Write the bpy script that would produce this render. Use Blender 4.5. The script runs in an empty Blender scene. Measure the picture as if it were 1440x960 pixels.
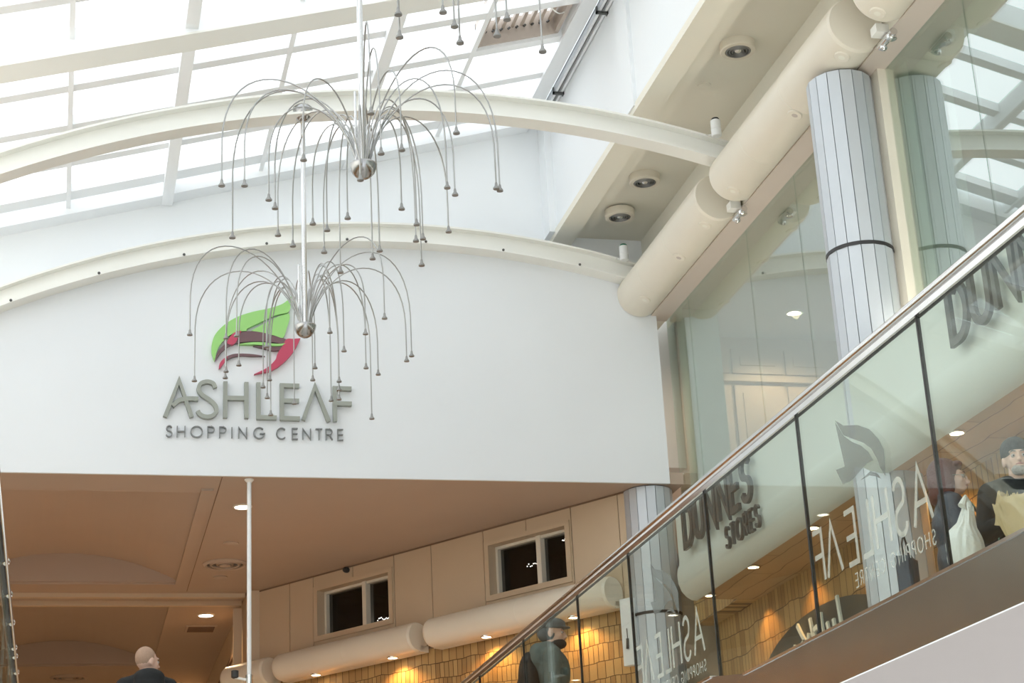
import bpy, bmesh, math, random
from mathutils import Vector, Matrix, Euler
random.seed(4)
C = bpy.context.scene.collection
PI = math.pi
# ------------------------------------------------------------------ materials
def mat(name, col, rough=.6, metal=0., var=.0, vscale=3., bump=0., bscale=40., spec=.5):
    m = bpy.data.materials.new(name); m.use_nodes = True
    nt = m.node_tree; b = nt.nodes['Principled BSDF']
    b.inputs['Base Color'].default_value = (*col, 1); b.inputs['Roughness'].default_value = rough
    b.inputs['Metallic'].default_value = metal; b.inputs['Specular IOR Level'].default_value = spec
    tc = nt.nodes.new('ShaderNodeTexCoord')
    if var:
        n = nt.nodes.new('ShaderNodeTexNoise'); n.inputs['Scale'].default_value = vscale; n.inputs['Detail'].default_value = 6
        r = nt.nodes.new('ShaderNodeMix'); r.data_type = 'RGBA'
        nt.links.new(tc.outputs['Object'], n.inputs['Vector']); nt.links.new(n.outputs['Fac'], r.inputs['Factor'])
        r.inputs['A'].default_value = (*[c*(1-var) for c in col], 1); r.inputs['B'].default_value = (*[min(1, c*(1+var)) for c in col], 1)
        nt.links.new(r.outputs['Result'], b.inputs['Base Color'])
    if bump:
        n2 = nt.nodes.new('ShaderNodeTexNoise'); n2.inputs['Scale'].default_value = bscale
        bp = nt.nodes.new('ShaderNodeBump'); bp.inputs['Strength'].default_value = bump; bp.inputs['Distance'].default_value = .01
        nt.links.new(tc.outputs['Object'], n2.inputs['Vector']); nt.links.new(n2.outputs['Fac'], bp.inputs['Height'])
        nt.links.new(bp.outputs['Normal'], b.inputs['Normal'])
    return m
def emis(name, col, s):
    m = bpy.data.materials.new(name); m.use_nodes = True
    b = m.node_tree.nodes['Principled BSDF']; b.inputs['Base Color'].default_value = (*col, 1)
    b.inputs['Emission Color'].default_value = (*col, 1); b.inputs['Emission Strength'].default_value = s
    return m
def glass(name, tint, refl0, refl1, rough=0.0, power=2.5):
    """thin glass sheet: tinted clear pane with a mirror coat that strengthens towards grazing view"""
    m = bpy.data.materials.new(name); m.use_nodes = True; nt = m.node_tree
    nt.nodes.remove(nt.nodes['Principled BSDF']); out = nt.nodes['Material Output']
    t = nt.nodes.new('ShaderNodeBsdfTransparent'); t.inputs['Color'].default_value = (*tint, 1)
    g = nt.nodes.new('ShaderNodeBsdfGlossy'); g.inputs['Roughness'].default_value = rough; g.inputs['Color'].default_value = (.93, .97, .95, 1)
    lw = nt.nodes.new('ShaderNodeLayerWeight'); lw.inputs['Blend'].default_value = .5
    pw = nt.nodes.new('ShaderNodeMath'); pw.operation = 'POWER'; pw.inputs[1].default_value = power
    mr = nt.nodes.new('ShaderNodeMapRange'); mr.inputs['To Min'].default_value = refl0; mr.inputs['To Max'].default_value = refl1
    mx = nt.nodes.new('ShaderNodeMixShader')
    L = nt.links
    L.new(lw.outputs['Facing'], pw.inputs[0]); L.new(pw.outputs[0], mr.inputs['Value']); L.new(mr.outputs['Result'], mx.inputs['Fac'])
    L.new(t.outputs[0], mx.inputs[1]); L.new(g.outputs[0], mx.inputs[2]); L.new(mx.outputs[0], out.inputs['Surface'])
    return m
M = {}
M['wall'] = mat('white_painted_plaster', (.80, .83, .855), .75, var=.025, vscale=1.2)
M['gable'] = mat('bright_white_paint', (.90, .925, .935), .7, var=.03, vscale=1.0)
M['steel'] = mat('ivory_painted_steel', (.88, .88, .83), .4, var=.03, vscale=2)
M['frame'] = mat('pale_grey_skylight_frame', (.93, .95, .96), .4, var=.02)
M['soffit'] = mat('warm_grey_soffit_paint', (.85, .82, .71), .7, var=.03, vscale=1.5)
M['duct'] = mat('cream_duct_paint', (.80, .745, .63), .35, var=.04, vscale=2.5)
M['beam'] = mat('pinkish_beige_beam_paint', (.66, .58, .51), .6, var=.03)
M['ceil'] = mat('tan_ceiling_paint', (.475, .375, .295), .75, var=.05, vscale=1.5)
M['panel'] = mat('cream_wall_panel', (.62, .49, .34), .6, var=.04, vscale=2)
M['groove'] = mat('brown_joint', (.22, .14, .09), .8)
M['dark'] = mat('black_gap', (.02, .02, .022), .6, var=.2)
M['rubber'] = mat('black_rubber', (.03, .03, .03), .5, var=.2)
M['chrome'] = mat('polished_chrome', (.74, .74, .74), .16, 1, var=.05, vscale=8)
M['chrome_d'] = mat('darker_polished_steel', (.42, .42, .42), .2, 1, var=.25, vscale=14)
M['wand'] = mat('satin_steel_wire', (.42, .42, .41), .35, 1, var=.05)
M['skirt'] = mat('brushed_bronze_steel', (.41, .42, .40), .2, .9, var=.08, vscale=6)
M['alu'] = mat('grey_blue_aluminium_cladding', (.58, .62, .66), .45, .35, var=.04, vscale=4)
M['alu_d'] = mat('cladding_joint', (.18, .19, .22), .6)
M['letter'] = mat('grey_green_letter', (.33, .35, .31), .45, var=.04)
M['letter_s'] = mat('dark_grey_letter', (.22, .23, .23), .45, var=.04)
M['green'] = mat('leaf_green_acrylic', (.33, .66, .20), .4, var=.04)
M['brown'] = mat('leaf_brown_acrylic', (.16, .085, .095), .4, var=.04)
M['red'] = mat('leaf_red_acrylic', (.52, .06, .12), .4, var=.04)
M['white'] = mat('white_acrylic', (.85, .87, .87), .5, var=.02)
M['fascia'] = mat('pale_sage_fascia_paint', (.60, .65, .60), .45, var=.02)
M['vent'] = mat('beige_vent_paint', (.55, .48, .42), .5, var=.08)
M['grille'] = mat('dark_metal_grille', (.12, .12, .115), .35, .7, var=.2)
M['floor'] = mat('pale_terrazzo', (.80, .77, .72), .35, var=.12, vscale=12)
M['under'] = mat('pale_pinkish_soffit', (.55, .51, .50), .7, var=.02)
M['door'] = mat('beige_panelled_joinery', (.62, .50, .42), .5, var=.04)
M['shopin'] = mat('grey_shop_interior_paint', (.50, .50, .50), .7, var=.04)
M['sky_glass'] = glass('skylight_glass', (.99, .995, 1.), .01, .15, 0, 5)
M['store_glass'] = glass('storefront_glass', (.88, .93, .89), .12, .68, 0, 1.6)
M['bal_glass'] = glass('balustrade_glass', (.925, .965, .935), .02, .21, 0, 2.4)
M['win_glass'] = glass('dark_window_glass', (.6, .6, .6), .03, .3, 0, 3)
M['lamp'] = emis('lamp_white', (1, .93, .82), 14)
M['lamp_w'] = emis('lamp_warm', (1, .80, .52), 22)
M['spark'] = emis('string_light', (1, .97, .9), 8)
M['skin'] = mat('skin', (.62, .38, .28), .5, var=.06, vscale=12)
M['skin2'] = mat('pale_skin', (.70, .47, .37), .5, var=.05, vscale=12)
M['hair_b'] = mat('short_shaved_hair', (.42, .28, .20), .8, var=.15, vscale=60)
M['hair_r'] = mat('auburn_hair', (.09, .016, .012), .5, var=.3, vscale=30, bump=.5, bscale=90)
M['blackcloth'] = mat('black_cloth', (.009, .011, .012), .8, var=.4, vscale=14, bump=.5, bscale=30)
M['leather'] = mat('dark_blue_leather', (.045, .06, .085), .4, var=.4, vscale=10, bump=.5, bscale=25)
M['greycloth'] = mat('grey_green_coat', (.10, .125, .115), .8, var=.35, vscale=8, bump=.5, bscale=30)
M['cap'] = mat('grey_tweed', (.10, .115, .12), .85, var=.4, vscale=50)
M['denim'] = mat('dark_denim', (.03, .04, .07), .8, var=.3, vscale=20)
M['mint'] = mat('mint_knit', (.35, .62, .48), .8, var=.1, vscale=20)
M['plastic'] = mat('white_plastic_film', (.82, .84, .80), .3, var=.08, vscale=14, bump=1., bscale=18)
M['paper'] = mat('brown_kraft_paper', (.56, .44, .25), .75, var=.12, vscale=9, bump=.7, bscale=14)
M['beard'] = mat('grizzled_beard', (.36, .33, .30), .9, var=.4, vscale=60, bump=.6, bscale=120)
M['eye'] = mat('eye_white', (.45, .42, .40), .2, var=.02)
M['iris'] = mat('eye_iris', (.05, .03, .02), .2, var=.02)
M['lip'] = mat('lips', (.45, .18, .15), .5, var=.05)
M['letter_d'] = mat('dark_shop_letter', (.085, .09, .088), .4, var=.05)
M['awning'] = mat('dark_slate_sign_panel', (.055, .065, .062), .45, var=.3, vscale=4)
M['tip'] = mat('lamp_tip_grey', (.30, .30, .29), .4, .5, var=.1)
M['letterfilm'] = mat('pale_frosted_film', (.75, .80, .72), .6, var=.02)
def film(name, col, a):
    m = bpy.data.materials.new(name); m.use_nodes = True; nt = m.node_tree
    b = nt.nodes['Principled BSDF']; b.inputs['Base Color'].default_value = (*col, 1); b.inputs['Roughness'].default_value = .6
    b.inputs['Alpha'].default_value = a
    return m
M['film_l'] = film('pale_translucent_film', (.80, .84, .74), .32)
M['film_d'] = film('grey_translucent_film', (.26, .29, .27), .45)

def wood_tiles(name, axes, sc=1., cA=(.50, .33, .14), cB=(.24, .125, .045), bw=.065, bh=.17):
    m = bpy.data.materials.new(name); m.use_nodes = True; nt = m.node_tree; L = nt.links
    b = nt.nodes['Principled BSDF']; b.inputs['Roughness'].default_value = .45
    tc = nt.nodes.new('ShaderNodeTexCoord'); sp = nt.nodes.new('ShaderNodeSeparateXYZ'); cb = nt.nodes.new('ShaderNodeCombineXYZ')
    L.new(tc.outputs['Object'], sp.inputs[0]); L.new(sp.outputs[axes[0]], cb.inputs['X']); L.new(sp.outputs[axes[1]], cb.inputs['Y'])
    nz = nt.nodes.new('ShaderNodeTexNoise'); nz.inputs['Scale'].default_value = 2.2; nz.inputs['Detail'].default_value = 2
    L.new(cb.outputs[0], nz.inputs['Vector'])
    vm = nt.nodes.new('ShaderNodeVectorMath'); vm.operation = 'MULTIPLY_ADD'; vm.inputs[1].default_value = (.03, .12, 0)
    L.new(nz.outputs['Color'], vm.inputs[0]); L.new(cb.outputs[0], vm.inputs[2])
    br = nt.nodes.new('ShaderNodeTexBrick'); br.offset = .37; br.squash = 1.6; br.squash_frequency = 3
    br.inputs['Scale'].default_value = 1.; br.inputs['Brick Width'].default_value = bw*sc; br.inputs['Row Height'].default_value = bh*sc
    br.inputs['Mortar Size'].default_value = .0045; br.inputs['Color1'].default_value = (*cA, 1); br.inputs['Color2'].default_value = (*cB, 1)
    br.inputs['Mortar'].default_value = (.10, .05, .02, 1); br.inputs['Bias'].default_value = -.35
    L.new(vm.outputs[0], br.inputs['Vector']); L.new(br.outputs['Color'], b.inputs['Base Color'])
    bp = nt.nodes.new('ShaderNodeBump'); bp.inputs['Strength'].default_value = .4; bp.inputs['Distance'].default_value = .01; bp.invert = True
    L.new(br.outputs['Fac'], bp.inputs['Height']); L.new(bp.outputs['Normal'], b.inputs['Normal'])
    return m
M['tiles'] = wood_tiles('wooden_tile_cladding', ('X', 'Z'))
M['tiles_r'] = wood_tiles('wooden_tile_cladding_right', ('Y', 'Z'), 1.2)
M['boards'] = wood_tiles('wooden_board_soffit', ('Y', 'X'), 1., (.42, .28, .14), (.36, .23, .11), 1.8, .2)

M['skirt'].node_tree.nodes['Principled BSDF'].inputs['Anisotropic'].default_value = .6
M['skirt'].node_tree.nodes['Principled BSDF'].inputs['Roughness'].default_value = .22
# ------------------------------------------------------------------ mesh builder
class MB:
    def __init__(s): s.v = []; s.f = []
    def add(s, vs, fs):
        n = len(s.v); s.v += [tuple(p) for p in vs]; s.f += [tuple(i+n for i in f) for f in fs]; return s
    def box(s, x0, x1, y0, y1, z0, z1):
        vs = [(x, y, z) for z in (z0, z1) for y in (y0, y1) for x in (x0, x1)]
        return s.add(vs, [(0, 2, 3, 1), (4, 5, 7, 6), (0, 1, 5, 4), (2, 6, 7, 3), (0, 4, 6, 2), (1, 3, 7, 5)])
    def prism(s, pts, a, b, axis='y'):
        """polygon pts (u,v) extruded from a to b along an axis"""
        def P(u, v, w): return {'y': (u, w, v), 'x': (w, u, v), 'z': (u, v, w)}[axis]
        n = len(pts)
        vs = [P(u, v, a) for u, v in pts] + [P(u, v, b) for u, v in pts]
        return s.add(vs, [tuple(range(n)), tuple(range(2*n-1, n-1, -1))] + [(i, i+n, (i+1) % n+n, (i+1) % n) for i in range(n)])
    def tube(s, pts, r, k=8, caps=True):
        pts = [Vector(p) for p in pts]; n = len(pts); rs = r if isinstance(r, (list, tuple)) else [r]*n
        up = None; vs = []
        for i, p in enumerate(pts):
            d = (pts[min(i+1, n-1)]-pts[max(i-1, 0)]).normalized()
            if up is None: up = d.orthogonal().normalized()
            up = (up - d*up.dot(d)).normalized(); w = d.cross(up)
            vs += [p + (up*math.cos(2*PI*j/k)+w*math.sin(2*PI*j/k))*rs[i] for j in range(k)]
        fs = [(i*k+j, i*k+(j+1) % k, (i+1)*k+(j+1) % k, (i+1)*k+j) for i in range(n-1) for j in range(k)]
        if caps: fs += [tuple(range(k-1, -1, -1)), tuple((n-1)*k+j for j in range(k))]
        return s.add(vs, fs)
    def lathe(s, prof, cx=0, cy=0, cz=0, k=24):
        """prof: (r,z) list, top-down or bottom-up"""
        vs = [(cx+r*math.cos(2*PI*j/k), cy+r*math.sin(2*PI*j/k), cz+z) for r, z in prof for j in range(k)]
        n = len(prof)
        fs = [(i*k+j, i*k+(j+1) % k, (i+1)*k+(j+1) % k, (i+1)*k+j) for i in range(n-1) for j in range(k)]
        fs += [tuple(range(k-1, -1, -1)), tuple((n-1)*k+j for j in range(k))]
        return s.add(vs, fs)
    def strip(s, top, bot, a, b, axis='y'):
        """curved band between two polylines (u,v), extruded a..b"""
        n = len(top)
        for i in range(n-1): s.prism([bot[i], bot[i+1], top[i+1], top[i]], a, b, axis)
        return s
    def ball(s, c, r, k=14, rot=None):
        r = (r, r, r) if not isinstance(r, (tuple, list)) else r
        vs = []; c = Vector(c)
        for i in range(1, k):
            t = PI*i/k
            for j in range(k):
                q = Vector((r[0]*math.sin(t)*math.cos(2*PI*j/k), r[1]*math.sin(t)*math.sin(2*PI*j/k), r[2]*math.cos(t)))
                vs.append(c + (rot @ q if rot else q))
        qt = Vector((0, 0, r[2])); qb = -qt
        vs += [c+(rot @ qt if rot else qt), c+(rot @ qb if rot else qb)]; T = len(vs)-2
        fs = [(i*k+j, (i+1)*k+j, (i+1)*k+(j+1) % k, i*k+(j+1) % k) for i in range(k-2) for j in range(k)]
        fs += [(T, j, (j+1) % k) for j in range(k)] + [(T+1, (k-2)*k+(j+1) % k, (k-2)*k+j) for j in range(k)]
        return s.add(vs, fs)
    def cap(s, a, b, ra, rb):
        s.tube([a, b], [ra, rb], 14); s.ball(a, ra, 12); return s.ball(b, rb, 12)
    def build(s, name, m, parent=None, smooth=35, matrix=None):
        me = bpy.data.meshes.new(name); me.from_pydata([tuple(p) for p in s.v], [], s.f); me.update()
        bm = bmesh.new(); bm.from_mesh(me); bmesh.ops.recalc_face_normals(bm, faces=bm.faces); bm.to_mesh(me); bm.free()
        if smooth:
            me.shade_smooth(); me.set_sharp_from_angle(angle=math.radians(smooth))
        me.materials.append(M[m] if isinstance(m, str) else m)
        o = bpy.data.objects.new(name, me); C.objects.link(o)
        if parent is not None: o.parent = parent
        if matrix is not None: o.matrix_local = matrix
        return o
def tag(o, label=None, cat=None, group=None, kind=None):
    if label: o['label'] = label
    if cat: o['category'] = cat
    if group: o['group'] = group
    if kind: o['kind'] = kind
    return o
def empty(name, loc=(0, 0, 0), rz=0, matrix=None, **k):
    o = bpy.data.objects.new(name, None); C.objects.link(o); o.location = loc; o.rotation_euler = (0, 0, rz)
    if matrix is not None: o.matrix_local = matrix
    o.empty_display_size = .1
    return tag(o, **k)
def copy_tree(o, parent=None):
    c = o.copy(); C.objects.link(c)
    if parent is not None: c.parent = parent
    for ch in list(o.children): copy_tree(ch, c)
    return c
def S(o, label=None): return tag(o, label=label, kind='structure')

# ================================================================== ROOM SHELL (camera = origin, gallery floor z 1.3, ground floor z -2.9)
GF, UF = -2.9, 1.3
YS = 16.56              # front of the sign wall
ZC = 4.834              # upper-floor ceiling behind it
S(MB().box(-5.2, 9, -5, 30, GF-.2, GF).build('floor', 'floor'))
# upper floor slabs
S(MB().box(3.16, 9, -6, 16.0, 1.16, UF-.001).build('floor', 'under'))
S(MB().box(3.2, 9, -6, 16.0, UF, UF+.01).build('floor', 'floor'))
S(MB().box(-5.2, 9, 14.6, 30, 1.14, UF).build('floor', 'floor'))
S(MB().box(-5.2, -.39, 7.9, 14.6, 1.16, UF).build('floor', 'floor'))
S(MB().box(-5.2, -2.9, -5, 7.9, 1.16, UF).build('floor', 'floor'))
# sign wall: panel with arched top following the lower arch
AX, AZ, AR = 3.2, 7.27, 9.3
def arc_z(x, off=0):
    return AZ + off - AR + math.sqrt(AR*AR-(x-AX)**2)
AXS = [-4.2+i*.25 for i in range(41)]
AXS = [x for x in AXS if x < 5.84]+[5.846]
S(MB().strip([(x, arc_z(x, .1)) for x in AXS], [(x, ZC-.003) for x in AXS], YS, YS+.03).build('wall_front', 'wall', smooth=0))
S(MB().strip([(x, arc_z(x, .1)) for x in AXS], [(x, ZC+.13) for x in AXS], YS+.03, YS+.30).build('wall_front', 'wall', smooth=0))
# gable wall above, sloping with the skylight
def skz(x): return 7.72+.28*x
S(MB().prism([(-5.2, ZC+.3), (6.2, ZC+.3), (6.2, skz(4.75)+.35), (4.9, skz(4.75)+.35), (-5.2, skz(-5.2)-.02)], 17.02, 17.2).build('wall_gable', 'gable', smooth=0))
# right upper wall with shallow pilasters
m = MB().box(4.9, 5.05, -6, 17.02, 7.62, 9.35)
S(m.build('wall_right_upper', 'gable', smooth=0))
for i, y in enumerate((13.92, 8.2, 2.4)):
    S(MB().box(4.865, 4.9, y, y+.34, 7.63, 9.3).build('trim_%d' % (i+1), 'gable', smooth=0))
S(MB().box(4.82, 4.9, 16.78, 17.02, 7.63, 9.2).build('trim_4', 'gable', smooth=0))
# soffit with edge beam
S(MB().box(4.88, 5.11, -6, 17.02, 7.58, 7.66).build('trim_5', 'soffit', smooth=0))
S(MB().box(5.11, 6.3, -6, 17.02, 7.68, 7.8).build('ceiling_soffit', 'soffit', smooth=0))
# long beam over the storefront and wall above it
S(MB().box(5.79, 6.0, -6, 16.7, 6.63, 6.642).build('trim_6', 'beam', smooth=0))
S(MB().box(5.905, 6.0, -6, 17.02, 6.642, 7.7).build('wall_right', 'soffit', smooth=0))
# left wall, back wall
S(MB().box(-5.4, -5.2, -6, 30, GF, 6.3).build('wall_left', 'gable', smooth=0))
rw = S(empty('window_6'))       # unseen glazed front behind the camera, added to let in frontal daylight
for x in [-5.4+1.6*i for i in range(9)]: MB().box(x, x+.07, -5.1, -5.0, GF, 9.3 if x > -4 else 6.5).build('post', 'frame', rw, 0)
for z in (-2.9, 0, 2.9, 5.8): MB().box(-5.4, 9, -5.1, -5.0, z, z+.08).build('transom', 'frame', rw, 0)
MB().box(-5.4, 9, -5.06, -5.05, GF, 6.2).build('glass_pane', 'sky_glass', rw, 0)
S(MB().box(5.95, 9, 16.95, 17.05, UF, 4.1).build('wall_return', 'panel', smooth=0))
# unseen left-hand gallery front, added for reflections, mirror of the right one
S(MB().box(-3.0, -2.86, -5, 15.4, 3.39, 4.3).build('wall_fascia_left', 'fascia', smooth=0))
S(MB().box(-4.2, -3.0, -5, 15.4, 3.40, 3.5).build('ceiling_gallery_left', 'boards', smooth=0))
S(MB().box(-3.6, -3.5, -5, 16.5, UF, 3.40).build('wall_gallery_left', 'tiles_r', smooth=0))
S(MB().box(-5.2, 9, 29.8, 30, UF, 6.2).build('wall_far', 'panel', smooth=0))

# ------------------------------------------------------------------ skylight
M['frame'].node_tree.nodes['Principled BSDF'].inputs['Roughness'].default_value = .5
RX = [-4.83, -3.9, -2.97, -2.04, -1.04, -.11, .86, 1.79, 2.72, 3.65, 4.58]
PY = [16.55-.745*i for i in range(31)]
sk = S(empty('window_1'))
thick = {.86, 2.72, -1.04, -2.97, -4.83}
for i, x in enumerate(RX):
    w, h = (.055, .16) if x in thick else (.022, .07)
    MB().prism([(x-w, skz(x)-h), (x+w, skz(x)-h), (x+w, skz(x)+.05), (x-w, skz(x)+.05)], -5, 17.0).build('rafter', 'frame', sk, 0)
for i, y in enumerate(PY):
    big = (i % 4 == 0 and i > 0)
    w, h = (.13, .20) if big else (.06, .06)
    if i == 0: w, h = .10, .05
    pts = [(-5.2, skz(-5.2)-h), (4.7, skz(4.7)-h), (4.7, skz(4.7)+.04), (-5.2, skz(-5.2)+.04)]
    if i == 4: y -= .0
    MB().prism(pts, y-w, y+w).build('purlin', 'frame', sk, 0)
    if big:   # lower flange of the deep cross beam
        pts = [(-5.2, skz(-5.2)-h-.02), (4.7, skz(4.7)-h-.02), (4.7, skz(4.7)-h), (-5.2, skz(-5.2)-h)]
        MB().prism(pts, y-.15, y+.15).build('flange', 'steel', sk, 0)
# sill band at the gable
MB().prism([(-5.2, skz(-5.2)-.13), (4.7, skz(4.7)-.13), (4.7, skz(4.7)+.02), (-5.2, skz(-5.2)+.02)], 16.8, 17.02).build('sill', 'frame', sk, 0)
# glass panes, bay by bay; the bay with the louvred roof vent stays open there
VY0, VY1 = PY[3]+.05, PY[2]-.05       # vent opening
xs = [-5.2]+RX+[4.72]
for a, b in zip(xs[:-1], xs[1:]):
    z = lambda x: skz(x)+.02
    spans = [(-5, 17.0)] if abs(a-3.65) > .01 else [(-5, VY0), (VY1, 17.0)]
    for y0, y1 in spans:
        MB().prism([(a, z(a)), (b, z(b)), (b, z(b)+.008), (a, z(a)+.008)], y0, y1).build('glass_pane', 'sky_glass', sk, 0)
# edge beam of skylight and drain rail beside it
MB().prism([(4.56, 8.90), (4.74, 8.95), (4.78, 9.16), (4.56, 9.12)], -5, 17.0).build('edge_beam', 'frame', sk, 0)
# louvred roof vent
v = empty('roof_vent', (4.1, (VY0+VY1)/2, skz(4.1)), label='beige louvred vent in the skylight near its right edge', cat='vent')
x0, x1 = -.42, .42; hy = (VY1-VY0)/2
def sl(x): return .28*x
m = MB()
m.prism([(x0, sl(x0)-.02), (x1, sl(x1)-.02), (x1, sl(x1)+.24), (x0, sl(x0)+.24)], hy-.03, hy)
m.build('end_board', 'vent', v, 0)
MB().prism([(x0, sl(x0)-.02), (x1, sl(x1)-.02), (x1, sl(x1)+.24), (x0, sl(x0)+.24)], -hy, -hy+.03).build('end_board', 'vent', v, 0)
MB().prism([(x1-.04, sl(x1)-.02), (x1, sl(x1)-.02), (x1, sl(x1)+.24), (x1-.04, sl(x1)+.24)], -hy, hy).build('side_board', 'vent', v, 0)
MB().prism([(x0, sl(x0)-.02), (x0+.03, sl(x0)-.02), (x0+.03, sl(x0)+.24), (x0, sl(x0)+.24)], -hy, hy).build('side_board', 'vent', v, 0)
for i in range(8):
    x = x0+.08+i*.095
    m = MB().prism([(x-.012, sl(x)+.13), (x+.016, sl(x)+.12), (x+.028, sl(x)+.20), (x, sl(x)+.21)], -hy+.03, hy-.03)
    m.build('louvre', 'vent', v, 0)
for i in range(9):
    x = x0+.08+i*.08; MB().tube([(x, hy-.055, sl(x)+.10), (x+.02, hy-.055, sl(x)+.12)], .012, 6).build('pivot', 'grille', v)
pts = [(x1-.05-.28*t, -.1+.25*t*t-.5*t, sl(x1)-.03-.12*math.sin(PI*t)) for t in [i/10 for i in range(11)]]
MB().tube(pts, .006, 6).build('cable', 'steel', v)
# drain pipe rail
g = empty('gutter_rail', (4.83, 0, 9.0), label='narrow double metal drain rail along the right edge of the skylight', cat='rail')
MB().box(-.025, .0, -6, 17, -.03, .06).box(.035, .06, -6, 17, -.03, .06).box(-.025, .06, -6, 17, .04, .06).build('channel', 'frame', g, 0)
MB().box(.0, .035, -6, 17, .02, .04).build('channel_shadow_gap', 'tip', g, 0)
for y in (16.2, 14.55, 12.9, 11.2):
    MB().box(-.05, .075, y-.015, y+.015, -.055, -.03).box(-.05, -.035, y-.015, y+.015, -.055, .02).box(.06, .075, y-.015, y+.04, -.055, .02).build('bracket', 'grille', g, 0)

# ------------------------------------------------------------------ curved steel arches
def make_arch(y, label, xr=5.84, xl=-4.9):
    a = empty('steel_arch', (0, y, 0), label=label, cat='beam', group='curved steel arches across the mall')
    n = 60; X = [xl+(xr-xl)*i/n for i in range(n+1)]
    def band(o0, o1, y0, y1, nm): 
        return MB().strip([(x, arc_z(x, o1)) for x in X], [(x, arc_z(x, o0)) for x in X], y0, y1).build(nm, 'steel', a, 20)
    band(-.02, .0, -.09, .09, 'bottom_flange'); band(.0, .17, -.012, .012, 'web'); band(.17, .19, -.09, .09, 'top_flange')
    return a
make_arch(16.47, 'lower curved ivory steel arch running along the top edge of the white sign wall')
make_arch(13.66, 'upper curved ivory steel arch crossing freely below the skylight, behind the chandelier')
make_arch(10.66, 'curved ivory steel arch above the top edge of the view')
for i in range(9):      # bolt heads on the lower arch
    x = -.6+i*.8
    o = MB().ball((x, YS-.19, arc_z(x, -.005)), .014, 8).build('bolt', 'grille')
    tag(o, 'small bolt head on the lower flange of the lower arch, number along it not marked', 'bolt', 'bolt heads along the lower arch')
    o['label'] = 'small dark bolt head on the bottom flange of the lower arch'

# pipe couplings beside the arch ends
for (y, lab, top) in ((16.30, 'short white pipe coupling with a green top on the lower arch end', 'greentop'), (13.47, 'short white pipe coupling with a dark top on the upper arch end', 'dark')):
    if 'greentop' not in M: M['greentop'] = mat('green_cap', (.03, .20, .12), .5, var=.1)
    p = empty('pipe_coupling', (5.46, y, 7.13), label=lab, cat='pipe fitting')
    MB().lathe([(.042, 0), (.045, .01), (.045, .06), (.048, .062), (.048, .07), (.045, .072), (.045, .15), (.04, .155)], k=20).build('sleeve', 'white', p)
    MB().lathe([(.036, 0), (.036, .012), (.03, .02)], cz=.155, k=20).build('cap', top, p)
    MB().tube([(-.02, 0, .02), (-.06, .03, .02), (-.06, .1, .06)], .006, 6).build('bracket', 'chrome', p)

# ------------------------------------------------------------------ upper round duct beside the beam
def duct_piece(y0, y1, label):
    d = empty('air_duct', (5.66, y0, 6.832), label=label, cat='duct', group='round cream duct along the right soffit')
    L = y1-y0; k = 40; r = .229
    vs = []; 
    m = MB(); m.tube([(0, .03, 0), (0, L-.03, 0)], r, k, caps=False).build('casing', 'duct', d, 60)
    MB().tube([(0, 0, 0), (0, .03, 0)], [r-.012, r], k).build('end_cap', 'duct', d, 60)
    MB().tube([(0, L-.03, 0), (0, L, 0)], [r, r-.012], k).build('end_cap', 'duct', d, 60)
    n = 2
    for j in range(1, n+1):
        yy = L*j/(n+1)+.12
        MB().tube([(0, yy, 0), (0, yy+.006, 0)], r+.0012, k).build('seam_ring', 'soffit', d, 60)
    return d
d1 = duct_piece(14.08, 16.56, 'cream round duct length ending against the white sign wall')
d2 = duct_piece(10.97, 13.70, 'cream round duct length between the two gaps, behind the top of the near column')
d3 = duct_piece(7.9, 10.56, 'cream round duct length nearest the camera, at the top edge of the picture')
labs = ['faint flush disc low on the far duct length, closest to the sign wall', 'flush dark eyelid disc on the far duct length', 'flush grey disc on the far duct length just before the gap',
        'flush grey disc just after the gap on the middle duct length', 'recessed dark disc on the middle duct length beside the near column', 'flush grey disc on the middle duct length below the top gap', 'flush grey disc on the near duct length above the top gap']
for (y, c), lab in zip(((16.1, 'soffit'), (15.0, 'vent'), (14.25, 'soffit'), (13.5, 'soffit'), (12.05, 'vent'), (11.1, 'soffit'), (10.45, 'soffit')), labs):
    a = math.radians(-112); px, pz = 5.66+.23*math.cos(a), 6.832+.23*math.sin(a)
    o = empty('duct_disc', (px, y, pz), label=lab, cat='disc'); o.rotation_euler = (0, math.radians(22), 0)
    MB().lathe([(.058, .012), (.062, .0), (.055, -.008), (.042, -.009)], k=24).build('rim', 'duct', o)
    MB().lathe([(.041, 0), (.041, -.006), (.02, -.01)], k=24).build('cover', c, o)
for y, lab in ((13.9, 'cluster of small chrome pipe clamps at the gap between far and middle duct lengths'), (10.75, 'cluster of small chrome pipe clamps at the gap between middle and near duct lengths')):
    c = empty('pipe_clamp', (5.78, y, 6.59), label=lab, cat='clamp')
    MB().tube([(0, -.12, 0), (0, .12, .0)], .03, 16).build('tube', 'chrome', c)
    MB().lathe([(.02, 0), (.04, .01), (.04, .04), (.02, .05)], cx=.0, cy=-.07, cz=-.05, k=16).build('knob', 'chrome', c)
    MB().ball((0, .07, -.03), .03).build('knob', 'chrome', c)
    MB().box(-.1, .0, -.05, .05, .03, .1).build('bracket', 'steel', c, 0)

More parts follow.
